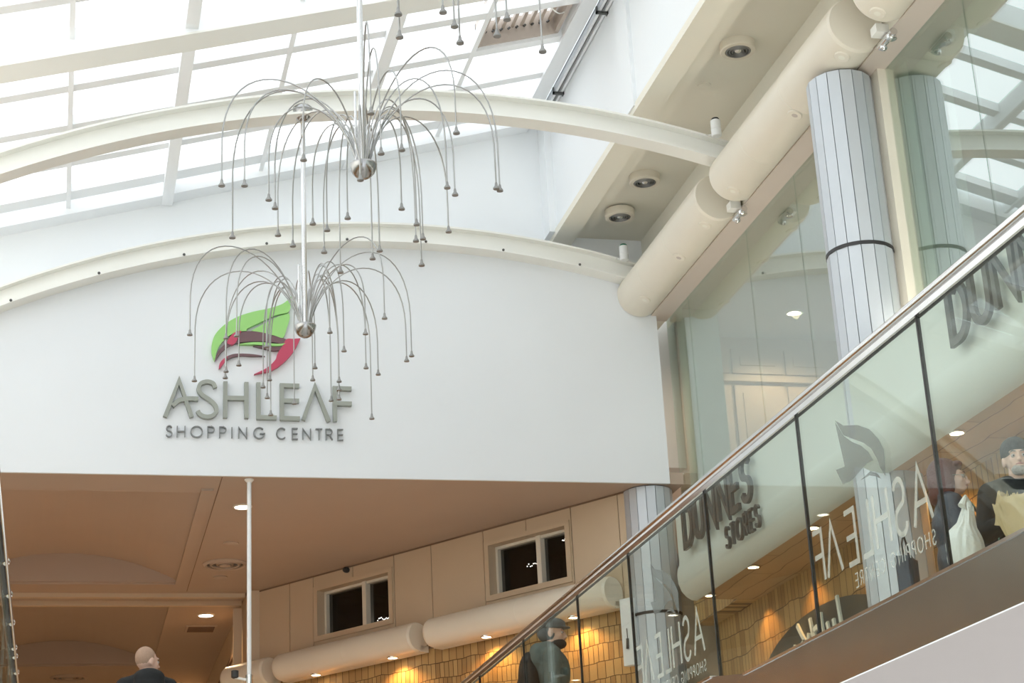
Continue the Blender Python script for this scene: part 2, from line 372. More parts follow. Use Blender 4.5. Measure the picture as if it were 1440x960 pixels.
# ------------------------------------------------------------------ soffit downlights
def canister(x, y, z, label):
    o = empty('downlight', (x, y, z), label=label, cat='light', group='round downlights in the grey soffit')
    MB().lathe([(.155, .0), (.155, -.07), (.148, -.078), (.112, -.078), (.112, -.03), (.112, 0)], k=36).build('housing', 'duct', o, 40)
    m = MB()
    for r in (.105, .08, .055): m.lathe([(r, -.055), (r, -.075), (r-.008, -.082), (r-.016, -.06), (r-.012, -.05)], k=32)
    m.build('baffle_ring', 'tip', o, 50)
    MB().ball((0, 0, -.05), (.042, .042, .036)).build('lamp_bulb', 'chrome', o)
canister(5.46, 12.80, 7.68, 'round downlight nearest the camera in the grey soffit, above the near end of the arches')
canister(5.45, 15.45, 7.68, 'middle round downlight in the soffit, upper one of the close pair')
canister(5.43, 16.25, 7.66, 'round downlight in the soffit closest to the sign wall, lower one of the close pair')
for x, y, lab in ((5.42, 13.55, 'faint flush detector disc in the soffit near the large downlight'), (5.43, 16.05-.45, 'x')):
    if lab == 'x': continue
    o = MB().lathe([(.06, 0), (.058, -.012), (.03, -.016)], cx=0, k=24).build('smoke_detector', 'soffit'); o.location = (x, y, 7.68)
    tag(o, lab, 'detector')

# ------------------------------------------------------------------ chandeliers
TIPS_A = [(-0.924, 0.026, -0.17), (-0.779, 0.008, -0.17), (-0.809, 0.531, -0.31), (-0.601, 0.205, -0.17), (-0.545, 0.333, -0.17), (-0.475, 0.774, -0.17), (-0.45, -0.414, -0.17), (-0.357, 0.899, -0.19), (-0.263, 0.555, -0.17), (-0.152, 0.65, -0.17), (-0.131, 0.951, -0.205), (-0.042, 0.433, -0.17), (-0.015, 0.966, -0.345), (0.211, 0.944, -0.24), (0.26, 0.926, -0.185), (0.295, 0.239, -0.17), (0.443, 0.48, -0.17), (0.49, 0.756, -0.17), (0.532, 0.714, -0.17), (0.535, 0.809, -0.33), (0.019, -0.568, -0.17), (0.139, -0.634, -0.17), (0.533, -0.129, -0.17), (0.607, -0.028, -0.17), (0.686, 0.571, -0.17), (0.445, -0.853, -0.14), (0.858, -0.16, -0.17), (0.889, -0.131, -0.17), (-0.05, -0.173, -0.17), (-0.108, -0.963, -0.10)]
TIPS_B = [(-0.937, -0.222, -0.17), (-0.851, 0.459, -0.315), (-0.65, -0.172, -0.17), (-0.581, 0.617, -0.17), (-0.573, 0.778, -0.17), (-0.572, -0.228, -0.17), (-0.491, 0.45, -0.17), (-0.241, 0.929, -0.19), (-0.313, -0.009, -0.17), (-0.201, 0.799, -0.17), (-0.204, 0.944, -0.28), (-0.174, 0.95, -0.43), (0.028, 0.957, -0.32), (0.162, 0.766, -0.17), (0.14, 0.461, -0.17), (0.146, -0.381, -0.17), (0.337, 0.899, -0.305), (0.32, 0.029, -0.17), (0.39, 0.782, -0.17), (0.402, 0.874, -0.215), (0.4, 0.87, -0.3), (0.431, -0.378, -0.17), (0.564, 0.421, -0.17), (0.524, -0.734, -0.17), (0.692, 0.571, -0.17), (0.651, 0.704, -0.52), (0.872, 0.216, -0.17), (0.891, 0.092, -0.17)]
TIPS_C = [(-0.148, 0.906, -0.1), (-0.135, 0.953, -0.215), (0.091, 0.847, -0.1), (0.175, 0.946, -0.125), (0.203, 0.947, -0.225), (0.4, 0.883, -0.2), (0.454, 0.852, -0.11), (0.615, 0.742, -0.36)]
TIPS_C += [(-x*1.1, -y*.95, z-.02) for x, y, z in TIPS_C] + [(.9, .1, -.17), (.8, -.3, -.2), (-.9, .05, -.17), (-.8, -.35, -.2), (.6, .1, -.17), (-.6, .15, -.2), (.35, .4, -.17), (-.4, -.2, -.17), (.2, -.5, -.17), (-.2, -.6, -.2)]
def make_chandelier(tips):
    root = empty('chandelier', label='-', cat='chandelier', group='spider chandeliers hanging down the middle of the mall')
    MB().lathe([(.004, -.092), (.03, -.088), (.055, -.072), (.075, -.048), (.086, -.02), (.09, .0), (.092, .01), (.088, .014), (.05, .016)], k=32).build('bowl', 'chrome_d', root, 60)
    MB().tube([(0, 0, 0), (0, 0, 1.88)], .021, 16).build('pole', 'chrome', root)
    MB().tube([(-.045, 0, .0), (-.045, 0, .55)], .009, 10).build('side_rod', 'chrome', root)
    MB().lathe([(.07, 2.0), (.085, 1.985), (.085, 1.955), (.07, 1.91), (.04, 1.87), (.012, 1.86)], k=28).build('ceiling_canopy', 'chrome_d', root, 60)
    rnd = random.Random(7)
    for dx, dy, t in tips:
        r = math.hypot(dx, dy); ca, sa = dx/r, dy/r; h = .36+.24*r+rnd.uniform(-.08, .13)
        if t > 0: h = .62
        P = [(.035, .0), (.20*r+.02, 1.25*h), (.98*r, 1.5*h), (r, .25*h+(.12 if t > 0 else 0))]
        pts = []
        for k in range(21):
            u = k/20; q = [sum(w*p[j] for w, p in zip(((1-u)**3, 3*u*(1-u)**2, 3*u*u*(1-u), u**3), P)) for j in (0, 1)]
            pts.append((q[0]*ca, q[0]*sa, q[1]))
        z1 = pts[-1][2]
        for u in (.5, 1): pts.append((r*ca, r*sa, z1+(t-z1)*u))
        f = MB().tube(pts, .0052, 6).build('frond', 'wand', root, 60)
        x, y, z = pts[-1]
        MB().lathe([(.006, .03), (.009, .02), (.011, .004), (.022, -.012), (.022, -.02), (.012, -.022)], x, y, z, 12).build('lamp_tip', 'tip', f)
    return root
ch = make_chandelier(TIPS_B)
ch.location = (1.81, 13.66, 5.25)
ch['label'] = 'lower and farther spider-like chrome chandelier, hanging in front of the green and red leaf logo'
c2 = make_chandelier(TIPS_A); c2.location = (1.81, 10.66, 5.25)
c2['label'] = 'larger nearer spider-like chrome chandelier, its bowl hanging in front of the upper arch'
c3 = make_chandelier(TIPS_C); c3.location = (1.81, 7.62, 5.25)
c3['label'] = 'chandelier of which only the hanging wire tips show at the top edge of the picture'

# ------------------------------------------------------------------ stroke lettering
def arcp(cx, cy, rx, ry, a0, a1, n=14):
    return [(cx+rx*math.cos(math.radians(a0+(a1-a0)*i/n)), cy+ry*math.sin(math.radians(a0+(a1-a0)*i/n))) for i in range(n+1)]
GL = {
 'A': (.86, [[(0, 0), (.43, 1), (.86, 0)], [(.16, .36), (.70, .36)]]),
 'S': (.60, [arcp(.30, .755, .25, .245, 20, 240, 14)+arcp(.30, .25, .27, .25, 75, -165, 16)]),
 'H': (.72, [[(0, 0), (0, 1)], [(.72, 0), (.72, 1)], [(0, .5), (.72, .5)]]),
 'L': (.50, [[(0, 1), (0, 0), (.50, 0)]]),
 'E': (.52, [[(.52, 1), (0, 1), (0, 0), (.52, 0)], [(0, .5), (.5, .5)]]),
 'F': (.50, [[(0, 0), (0, 1), (.50, 1)], [(0, .5), (.48, .5)]]),
 'O': (.98, [arcp(.49, .5, .49, .5, 0, 360, 28)]),
 'P': (.52, [[(0, 0), (0, 1), (.28, 1)]+arcp(.28, .73, .25, .27, 90, -90, 10)+[(0, .46)]]),
 'I': (.0, [[(0, 0), (0, 1)]]),
 'N': (.70, [[(0, 0), (0, 1), (.70, 0), (.70, 1)]]),
 'G': (.92, [arcp(.49, .5, .47, .5, 45, 350, 24)+[(.96, .45), (.55, .45)]]),
 'C': (.85, [arcp(.49, .5, .47, .5, 45, 315, 24)]),
 'T': (.56, [[(0, 1), (.56, 1)], [(.28, 1), (.28, 0)]]),
 'R': (.55, [[(0, 0), (0, 1), (.28, 1)]+arcp(.28, .74, .24, .26, 90, -90, 10)+[(0, .48)], [(.28, .48), (.55, 0)]]),
 'D': (.66, [[(0, 0), (0, 1), (.25, 1)]+arcp(.25, .5, .42, .5, 90, -90, 12)+[(0, 0)]]),
 'U': (.62, [[(0, 1), (0, .33)]+arcp(.31, .31, .31, .31, 180, 360, 12)+[(.62, 1)]]),
 'V': (.86, [[(0, 0), (.43, 1), (.86, 0)]]),
}
def stroke(m, pts, w, a, b, axis, T=lambda p: p):
    """mitred stroke of width w as a solid between depth a and b"""
    closed = (abs(pts[0][0]-pts[-1][0])+abs(pts[0][1]-pts[-1][1]) < 1e-4)
    P = [Vector(p) for p in (pts[:-1] if closed else pts)]; n = len(P); Lf, Rt = [], []
    for i in range(n):
        p = P[i]
        d0 = (p-P[i-1]) if (closed or i > 0) else (P[1]-p)
        d1 = (P[(i+1) % n]-p) if (closed or i < n-1) else d0
        d0 = d0.normalized(); d1 = d1.normalized(); n0 = Vector((-d0.y, d0.x)); n1 = Vector((-d1.y, d1.x))
        k = (n0+n1); k = k.normalized() if k.length > 1e-6 else n0
        s = min(1/max(k.dot(n0), .3), 2.2)*w/2
        Lf.append(T(p+k*s)); Rt.append(T(p-k*s))
    if closed: Lf.append(Lf[0]); Rt.append(Rt[0])
    m.strip([tuple(q) for q in Lf], [tuple(q) for q in Rt], a, b, axis)
def word(parent, txt, h, w, gap, a, b, axis, m_, T, x0=0, sp=.5, xs=1.):
    """T maps (u,v) in metres along the word to the wall's own (u,v)"""
    x = x0
    for ch_ in txt:
        if ch_ == ' ': x += sp*h; continue
        wd, strokes = GL[ch_]; mb = MB()
        for i, st in enumerate(strokes):
            stroke(mb, [(x+p[0]*h*xs, p[1]*h) for p in st], w, a-.0006*i, b, axis, T)
        mb.build('letter', m_, parent, 0)
        x += wd*h*xs+gap
    return x

# ------------------------------------------------------------------ ASHLEAF sign on the white wall (1 unit of artwork = one 1252nd of the logo's width)
sg = empty('wall_sign', (0, YS, 0), label='leaf logo with large grey ASHLEAF SHOPPING CENTRE lettering on the white wall', cat='sign')
KX, KZ = .00674/4.1733*1.0, .00714/4.1733
def A2W(p):       # artwork sheet (u right, v down) -> wall x,z
    u, v = p
    x = .770+u*.0016295; z = 6.713-v*.001727+u*.000034
    return Vector((x, z))
def art(m, pts, mm, d0=.035, nm='shape'):
    """filled artwork shape, triangulated through bmesh"""
    me = bpy.data.meshes.new(nm); bm = bmesh.new()
    vs = [bm.verts.new((A2W(p).x, -d0, A2W(p).y)) for p in pts]
    f = bm.faces.new(vs); r = bmesh.ops.extrude_face_region(bm, geom=[f])
    for e in r['geom']:
        if isinstance(e, bmesh.types.BMVert): e.co.y = -.004
    bmesh.ops.recalc_face_normals(bm, faces=bm.faces); bmesh.ops.triangulate(bm, faces=[f for f in bm.faces if len(f.verts) > 4])
    bm.to_mesh(me); bm.free(); me.materials.append(M[mm])
    o = bpy.data.objects.new(nm, me); C.objects.link(o); o.parent = sg
    return o
def smooth_pts(P, k=5):
    out = []; n = len(P)
    for i in range(n-1):
        p0, p1, p2, p3 = P[max(i-1, 0)], P[i], P[i+1], P[min(i+2, n-1)]
        for j in range(k):
            t = j/k
            out.append(tuple(.5*((2*p1[d])+(-p0[d]+p2[d])*t+(2*p0[d]-5*p1[d]+4*p2[d]-p3[d])*t*t+(-p0[d]+3*p1[d]-3*p2[d]+p3[d])*t**3) for d in (0, 1)))
    out.append(P[-1]); return out
top = smooth_pts([(333, 440), (316, 390), (318, 330), (340, 275), (395, 218), (470, 172), (560, 141), (650, 120), (725, 95), (765, 68), (792, 38)])
low = smooth_pts([(792, 38), (795, 95), (782, 170), (760, 240), (737, 296), (690, 284), (620, 266), (540, 257), (470, 263), (415, 290), (370, 335), (345, 385), (333, 440)])
GL_UP = smooth_pts([(333, 440), (316, 390), (318, 330), (340, 275), (395, 218), (470, 172), (560, 141), (650, 120), (725, 95), (765, 68), (792, 38)]) + smooth_pts([(785, 95), (770, 140), (700, 158), (600, 205), (525, 243), (520, 257), (470, 263), (415, 290), (370, 335), (345, 385), (333, 440)])[:-1]
art(None, GL_UP, 'green', .045, 'leaf_upper')
art(None, smooth_pts([(775, 146), (700, 172), (620, 215), (560, 250), (548, 257)])+smooth_pts([(620, 266), (690, 284), (737, 296), (760, 240), (778, 180), (775, 146)])[:-1], 'green', .045, 'leaf_middle')
art(None, smooth_pts([(333, 440), (350, 388), (385, 345), (420, 330), (432, 305), (480, 270), (540, 259), (620, 267), (690, 286), (760, 305)])+smooth_pts([(735, 335), (690, 325), (620, 320), (540, 322), (470, 330), (415, 350), (370, 390), (345, 425), (333, 440)])[:-1], 'brown', .045, 'leaf_band')
art(None, smooth_pts([(490, 259), (455, 266), (425, 292), (405, 330), (430, 343), (455, 330), (470, 300), (490, 259)])[:-1], 'red', .052, 'leaf_accent')
art(None, smooth_pts([(470, 340), (540, 328), (620, 326), (690, 334), (752, 330)])+smooth_pts([(735, 344), (690, 347), (620, 343), (540, 340), (470, 340)])[1:-1], 'green', .052, 'leaf_vein')
art(None, smooth_pts([(560, 346), (620, 348), (690, 350), (735, 346)])+smooth_pts([(715, 372), (670, 372), (620, 360), (560, 346)])[:-1], 'brown', .045, 'leaf_band')
art(None, smooth_pts([(842, 298), (800, 302), (758, 305), (735, 345), (705, 390), (690, 430), (640, 478), (565, 516)])+smooth_pts([(640, 503), (700, 475), (760, 425), (805, 370), (842, 298)])[1:-1], 'red', .05, 'leaf_swoosh')
art(None, smooth_pts([(360, 485), (366, 455), (390, 422), (430, 400), (480, 393), (560, 396), (632, 406)])+smooth_pts([(560, 408), (480, 406), (430, 418), (390, 445), (360, 485)])[1:-1], 'brown', .04, 'leaf_tail')
art(None, smooth_pts([(358, 485), (364, 452), (392, 420), (410, 412), (395, 440), (362, 487)])[:-1], 'red', .046, 'leaf_tail_tip')
def big(strokes, w=24):
    mb = MB()
    for i, st in enumerate(strokes): stroke(mb, st, w, -.05-.0012*i, -.003, 'y', A2W)
    mb.build('letter', 'letter', sg, 0)
big([[(50, 768), (128, 556), (203, 768)], smooth_pts([(92, 705), (125, 675), (165, 664), (205, 662), (240, 664)], 4)])
big([smooth_pts([(338, 598), (325, 572), (290, 562), (252, 575), (242, 610), (262, 640), (305, 668), (338, 700), (345, 735), (320, 762), (280, 766), (250, 752), (238, 732)], 5)], 23)
big([[(397, 560), (397, 772)], [(520, 563), (520, 774)], [(397, 657), (520, 658)]], 24)
big([[(591, 564), (591, 768), (697, 770)]], 24)
big([[(832, 582), (729, 580), (729, 772), (834, 775)], [(729, 670), (830, 671)]], 24)
big([[(855, 782), (926, 584), (1006, 790)]], 24)
big([[(1145, 596), (1044, 594), (1044, 790)], [(1044, 684), (1145, 686)]], 24)
def sub(ch_, u0, v0, wd, h, w=5.5):
    mb = MB(); g_, st = GL[ch_]
    for i, s_ in enumerate(st): stroke(mb, [(u0+p[0]/max(g_, .01)*wd if g_ else u0, v0-p[1]*h) for p in s_], w, -.03-.001*i, -.003, 'y', A2W)
    mb.build('letter', 'letter_s', sg, 0)
for ch_, u, wd in (('S', 58, 36), ('H', 122, 44), ('O', 200, 66), ('P', 298, 36), ('P', 366, 36), ('I', 437, 0), ('N', 477, 46), ('G', 563, 62), ('C', 697, 52), ('E', 790, 32), ('N', 852, 46), ('T', 928, 40), ('R', 990, 38), ('E', 1060, 32)):
    sub(ch_, u, 878+(u-58)*.018, wd, 62)

# ------------------------------------------------------------------ upper-floor ceiling behind the sign wall: two vaulted trays
def ceiling_piece(x0, x1, y0, y1, n='ceiling'): return S(MB().box(x0, x1, y0, y1, ZC, ZC+.12).build(n, 'ceil', smooth=0))
T1, T2 = (17.12, 21.05), (22.2, 26.2)
CX0, CX1 = -1.29, 1.24
ceiling_piece(CX1, 6.0, YS+.03, 30); ceiling_piece(-5.2, CX0, YS+.03, 30)
ceiling_piece(CX0, CX1, YS+.03, T1[0]); ceiling_piece(CX0, CX1, T1[1], T2[0]); ceiling_piece(CX0, CX1, T2[1], 30)
for i, (y0, y1) in enumerate((T1, T2)):
    n = 20; w = CX1-CX0; rise = .31; zb = ZC+.02
    R_ = (w*w/4+rise*rise)/(2*rise); X = [CX0+w*j/n for j in range(n+1)]; cx = (CX0+CX1)/2
    Zt = [zb+rise-R_+math.sqrt(R_*R_-(x-cx)**2) for x in X]
    S(MB().strip([(x, z+.05) for x, z in zip(X, Zt)], list(zip(X, Zt)), y0, y1).build('ceiling_vault', 'ceil', smooth=30))
    S(MB().strip([(x, z+.05) for x, z in zip(X, Zt)], [(x, ZC) for x in X], y1-.05, y1-.002).build('ceiling_lunette', 'ceil', smooth=0))
    S(MB().strip([(x, z+.05) for x, z in zip(X, Zt)], [(x, ZC) for x in X], y0+.002, y0+.05).build('ceiling_lunette', 'ceil', smooth=0))
    S(MB().box(CX1-.005, CX1+.11, y0-.1, y1, ZC-.022, ZC-.001).box(CX0-.11, CX0+.005, y0-.1, y1, ZC-.022, ZC-.001).box(CX0-.11, CX1+.11, y1, y1+.13, ZC-.022, ZC-.001).build('trim_%d' % (7+i), 'ceil', smooth=0))
S(MB().box(-5.2, 2.1, 21.6, 21.68, ZC-.05, ZC).box(-5.2, 2.1, 22.02, 22.1, ZC-.06, ZC).build('trim_9', 'panel', smooth=0))
S(MB().box(CX1+.155, CX1+.163, YS+.05, 21.5, ZC-.003, ZC-.001).build('trim_20', 'groove', smooth=0))
S(MB().box(-5.2, 2.1, 21.70, 21.73, ZC-.004, ZC-.001).build('trim_21', 'groove', smooth=0))
# tiny sprinkler heads
for y, lab in ((17.7, 'tiny sprinkler head in the first ceiling tray'), (22.5, 'tiny sprinkler head in the second, farther ceiling tray')):
    o = MB().lathe([(.03, .02), (.03, .0), (.012, -.01), (.012, -.035), (.022, -.04), (.022, -.045)], k=12).build('sprinkler', 'brown'); o.scale = (1.6, 1.6, 1.6); o.location = (-.03, y, ZC+.30)
    tag(o, lab, 'sprinkler')
def recessed(name, x, y, z, r, lamp, label, cat='light', group=None, matrix=None, rim='duct', energy=0, col=(1, .8, .55), spot=120):
    o = empty(name, (x, y, z), label=label, cat=cat, group=group)
    MB().lathe([(r*1.25, 0), (r*1.25, -.008), (r*1.02, -.014), (r, -.004)], k=28).build('rim', rim, o)
    MB().lathe([(r, -.002), (r, -.008), (r*.5, -.010)], k=28).build('lamp_lens', lamp, o)
    if energy:
        ld = bpy.data.lights.new('spot_beam', 'SPOT'); ld.energy = energy; ld.color = col; ld.spot_size = math.radians(spot); ld.spot_blend = .6; ld.shadow_soft_size = r*.6
        lo = bpy.data.objects.new('spot_beam', ld); C.objects.link(lo); lo.parent = o; lo.location = (0, 0, -.03)
    return o
WARM = (1, .66, .36)
recessed('downlight', 1.69, 17.65, ZC, .078, 'lamp', 'lit round downlight right behind the top of the thin white pole', energy=42, col=WARM, spot=150)
recessed('downlight', 1.73, 22.85, ZC, .09, 'lamp', 'lit round downlight farther back, above the shaven-headed man', energy=90, col=WARM, spot=150)
for x, y in ((-1.75, 17.65), (-1.75, 22.85), (1.73, 27.8), (-1.75, 27.8)):  # unseen downlights, added to light the space behind the sign wall
    recessed('downlight', x, y, ZC, .06, 'lamp', 'added unseen downlight in the tan ceiling outside the picture', energy=90, col=WARM, spot=150, group='added ceiling downlights out of view')
def diffuser(x, y, r, label):
    o = empty('air_diffuser', (x, y, ZC), label=label, cat='vent')
    m = MB()
    for k in range(3):
        q = r*(1-.3*k); m.lathe([(q, 0), (q, -.01), (q*.9, -.03+.004*k), (q*.82, -.02), (q*.82, 0)], k=32)
    m.build('cone_ring', 'ceil', o, 50)
    MB().lathe([(r*.98, .0), (r*.98, -.004)], k=32).build('dark_throat', 'grille', o)
    MB().lathe([(r*.25, -.02), (r*.22, -.03), (r*.1, -.034)], k=24).build('centre_disc', 'ceil', o)
diffuser(1.73, 20.1, .25, 'large round air diffuser in the tan ceiling left of the white pole')
diffuser(.08, 27.2, .27, 'round air diffuser at the bottom left, in the far ceiling')
for x, y, lab in ((1.71, 19.15, 'small flush disc in the tan ceiling in front of the large diffuser'), (1.73, 20.75, 'small flush disc in the tan ceiling behind the large diffuser')):
    o = MB().lathe([(.085, 0), (.085, -.012), (.06, -.02), (.02, -.022)], k=24).build('smoke_detector', 'ceil'); o.location = (x, y, ZC); tag(o, lab, 'detector')
o = empty('ceiling_grille', (1.73, 23.7, ZC), label='dark rectangular grille in the ceiling beyond the second lit downlight', cat='vent')
MB().box(-.2, .2, -.2, .2, -.012, 0).build('frame', 'ceil', o, 0)
m = MB()
for k in range(8): m.box(-.17, .17, -.17+k*.044, -.15+k*.044, -.018, -.012)
m.build('slats', 'groove', o, 0)

# ------------------------------------------------------------------ oblique right-hand wall (wall B): local x runs away from camera, local y faces the mall
U = Vector((-.5735, .8192, 0)); N = Vector((-.8192, -.5735, 0)); P0 = Vector((5.435, 16.92, 0))
MBt = Matrix(((U.x, N.x, 0, P0.x), (U.y, N.y, 0, P0.y), (0, 0, 1, 0), (0, 0, 0, 1)))
ZW = 3.71
SB = 5.55
SPARK = [[(1.42, 4.40, .2, 9), (.96, 4.57, .1, 6)], [(3.70, 4.21, .2, 10), (3.58, 4.47, .04, 3)]]
wins = [(.75, 1.82, 4.10, 4.64), (3.34, 4.51, 4.11, 4.64)]
cols_ = [-.35, .05, .67, 1.90, 2.68, 3.26, 4.59, 5.0, SB]
m = MB(); gpp = .006
for a, b in zip(cols_[:-1], cols_[1:]):
    w = [q for q in wins if q[0] >= a-.02 and q[1] <= b+.02]
    if not w: m.box(a+gpp, b-gpp, -.1, 0, ZW, ZC)
    else:
        s0, s1, z0, z1 = w[0]
        m.box(a+gpp, s0, -.1, 0, ZW, ZC); m.box(s1, b-gpp, -.1, 0, ZW, ZC); m.box(s0, s1, -.1, 0, ZW, z0); mid = (s0+s1)/2
        m.box(s0, mid-gpp, -.1, 0, z1, ZC-.01); m.box(mid+gpp, s1, -.1, 0, z1, ZC-.01)
S(m.build('wall_oblique', 'panel', smooth=0, matrix=MBt))
S(MB().box(-.35, SB, -.02, .006, ZC-.018, ZC-.001).build('trim_19', 'groove', smooth=0, matrix=MBt))
m = MB(); lastx = -.35
for s0, s1, z0, z1 in wins:
    m.box(lastx, s0, -.16, -.1, ZW, ZC); m.box(s0, s1, -.16, -.1, ZW, z0); m.box(s0, s1, -.16, -.1, z1, ZC); lastx = s1
m.box(lastx, SB, -.16, -.1, ZW, ZC)
S(m.build('wall_oblique_backing', 'groove', smooth=0, matrix=MBt))
for i, (s0, s1, z0, z1) in enumerate(wins):
    w = S(empty('window_%d' % (i+4), matrix=MBt))
    MB().box(s0-.06, s0, 0, .02, z0-.06, z1+.05).box(s1, s1+.06, 0, .02, z0-.06, z1+.05).box(s0, s1, 0, .02, z0-.06, z0).box(s0, s1, 0, .02, z1, z1+.05).build('casing', 'panel', w, 0)
    MB().box(s0, s0+.03, -.2, -.1, z0, z1).box(s1-.03, s1, -.2, -.1, z0, z1).box(s0, s1, -.2, -.1, z0, z0+.03).box(s0, s1, -.2, -.1, z1-.03, z1).build('frame', 'duct', w, 0)
    mid = s0+.42*(s1-s0)
    MB().box(mid-.03, mid+.03, -.2, -.08, z0, z1).build('mullion', 'duct', w, 0)
    MB().box(s0, s1, -.155, -.15, z0, z1).build('pane', 'win_glass', w, 0)
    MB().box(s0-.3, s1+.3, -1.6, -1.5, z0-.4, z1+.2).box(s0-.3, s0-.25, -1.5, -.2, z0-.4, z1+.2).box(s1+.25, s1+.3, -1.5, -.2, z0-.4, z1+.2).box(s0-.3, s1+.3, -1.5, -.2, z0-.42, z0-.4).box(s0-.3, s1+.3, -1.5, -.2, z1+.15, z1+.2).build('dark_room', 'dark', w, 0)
    rn = random.Random(3+i)
    for cs, cz, ds, nn in (SPARK[i]):
        m = MB()
        for q in range(nn):
            t = (q+.5)/nn-.5
            m.ball((cs+ds*t, -.25, cz+rn.uniform(-.018, .018)), .0065, 6)
        m.build('string_light', 'spark', w)
o = MB().ball((0, 0, 0), (.035, .05, .035)).build('camera_knob', 'rubber', matrix=MBt @ Matrix.Translation((4.0, .03, 4.79)))
o.name = 'sensor'; tag(o, 'small black round sensor above the left dark window', 'sensor')
# tiled lower wall
S(MB().box(-.05, SB, -.16, -.02, UF, ZW).build('wall_oblique_lower', 'tiles', smooth=0, matrix=MBt))
S(MB().box(-.05, SB, -.1, .004, ZW-.025, ZW).build('trim_10', 'groove', smooth=0, matrix=MBt))
# duct of that wall in two lengths
for a, b, lab in ((5.16, 5.9, 'short cream round duct length beyond the thin white pole'), (.06, 2.56, 'cream round duct length under the right dark window, lit by orange spots beneath'), (2.76, 4.98, 'cream round duct length under the left dark window, lit by orange spots beneath')):
    d = empty('air_duct', matrix=MBt @ Matrix.Translation((a, .155, 3.80)), label=lab, cat='duct', group='round cream duct along the oblique wall')
    L = b-a; r = .16
    MB().tube([(.03, 0, 0), (L-.03, 0, 0)], r, 36, caps=False).build('casing', 'duct', d, 60)
    MB().tube([(0, 0, 0), (.03, 0, 0)], [r-.012, r], 36).build('end_cap', 'duct', d, 60)
    MB().tube([(L-.03, 0, 0), (L, 0, 0)], [r, r-.012], 36).build('end_cap', 'duct', d, 60)
    MB().tube([(L*.47, 0, 0), (L*.47+.006, 0, 0)], r+.001, 36).build('seam_ring', 'soffit', d, 60)
    MB().box(0, L, -.15, -.02, -.16, -.09).build('mounting_rail', 'duct', d, 0)
for s, lab in ((.60, 'lit orange spotlight under the duct, seen through glass beside the man in the cap'), (1.79, 'lit orange spotlight under the duct, just right of the gap in the duct'),
               (3.18, 'lit orange spotlight under the duct, just left of the gap in the duct'), (4.41, 'lit orange spotlight under the duct closest to the thin white pole')):
    p = P0+U*s+N*.14; p.z = 3.645
    recessed('spotlight', p.x, p.y, p.z, .05, 'lamp_w', lab, group='orange spotlights under the duct of the oblique wall', energy=42, col=(1, .50, .16), spot=140, rim='chrome')
UL = Vector((.5735, .8192, 0)); NL = Vector((.8192, -.5735, 0)); PL = Vector((-5.0, 16.92, 0))  # unseen left oblique wall with orange spots, added for its reflections
ML = Matrix(((UL.x, NL.x, 0, PL.x), (UL.y, NL.y, 0, PL.y), (0, 0, 1, 0), (0, 0, 0, 1)))
S(MB().box(-.3, SB, -.1, 0, ZW, ZC).build('wall_oblique_left', 'panel', smooth=0, matrix=ML))
S(MB().box(-.3, SB, -.16, -.02, UF, ZW).build('wall_oblique_left_lower', 'tiles', smooth=0, matrix=ML))
d = empty('air_duct', matrix=ML @ Matrix.Translation((.06, .175, 3.845)), label='added cream round duct length on the unseen left oblique wall', cat='duct', group='added ducts out of view')
MB().tube([(0, 0, 0), (5.4, 0, 0)], .185, 36).build('casing', 'duct', d, 60)
for q in (.6, 1.79, 3.18, 4.41, 5.2):
    p = PL+UL*q+NL*.15
    recessed('spotlight', p.x, p.y, 3.66, .05, 'lamp_w', 'added unseen orange spotlight under the duct of the left oblique wall', group='added orange spotlights under the left oblique duct, out of view', energy=42, col=(1, .50, .16), spot=140, rim='chrome')
# white hanging box at the near end, with a dark handle
hb = empty('hanging_box', matrix=MBt @ Matrix.Translation((-.04, .06, 3.06)), label='narrow white box panel hanging between the tiled wall and the far column', cat='panel')
MB().box(-.07, .07, -.03, .05, 0, .66).build('casing', 'white', hb, 0)
MB().tube([(.0, .055, .26), (.0, .065, .16)], .014, 10).tube([(0, .055, .36), (0, .055, .2)], .004, 6).build('cord_switch', 'rubber', hb)
# wall going away behind it, with pier
S(MB().box(2.12, 2.26, 21.45, 30, UF, ZC).build('wall_corridor', 'panel', smooth=0))
S(MB().box(2.09, 2.12, 22.4, 30, 4.35, 4.40).box(2.09, 2.12, 22.4, 30, 3.9, 3.94).build('trim_11', 'groove', smooth=0))
S(MB().box(2.0, 2.1, 22.0, 22.1, UF, ZC-.1).build('trim_12', 'panel', smooth=0))

# ------------------------------------------------------------------ columns clad in faceted aluminium
def make_column(x, y, z0, z1, zj, label):
    c = empty('column', (x, y, z0), label=label, cat='column', group='round aluminium-clad columns')
    r = .25; n = 16; h = z1-z0
    k = n
    def ring(a, b, nm):
        m = MB()
        for i in range(n):
            a0 = 2*PI*(i+.03)/n; a1 = 2*PI*(i+.97)/n
            p = [(r*math.cos(a0), r*math.sin(a0)), (r*math.cos(a1), r*math.sin(a1)), ((r-.02)*math.cos(a1), (r-.02)*math.sin(a1)), ((r-.02)*math.cos(a0), (r-.02)*math.sin(a0))]
            m.prism(p, a, b, 'z')
        return m.build(nm, 'alu', c, 0)
    zc = zj-z0
    ring(.0, zc-.012, 'lower_cladding'); ring(zc+.012, h-.012, 'upper_cladding')
    MB().lathe([(r-.02, 0), (r-.02, h)], k=40).build('core', 'alu_d', c, 60)
    MB().lathe([(r+.004, zc-.014), (r+.004, zc+.014)], k=40).build('joint_band', 'rubber', c, 60)
    return c
make_column(5.70, 11.47, UF, 6.60, 5.15, 'near grey-blue clad column, tall, between the curved duct and the upper storefront')
make_column(5.70, 16.86, UF, ZC, 3.55, 'far grey-blue clad column under the right corner of the sign wall')

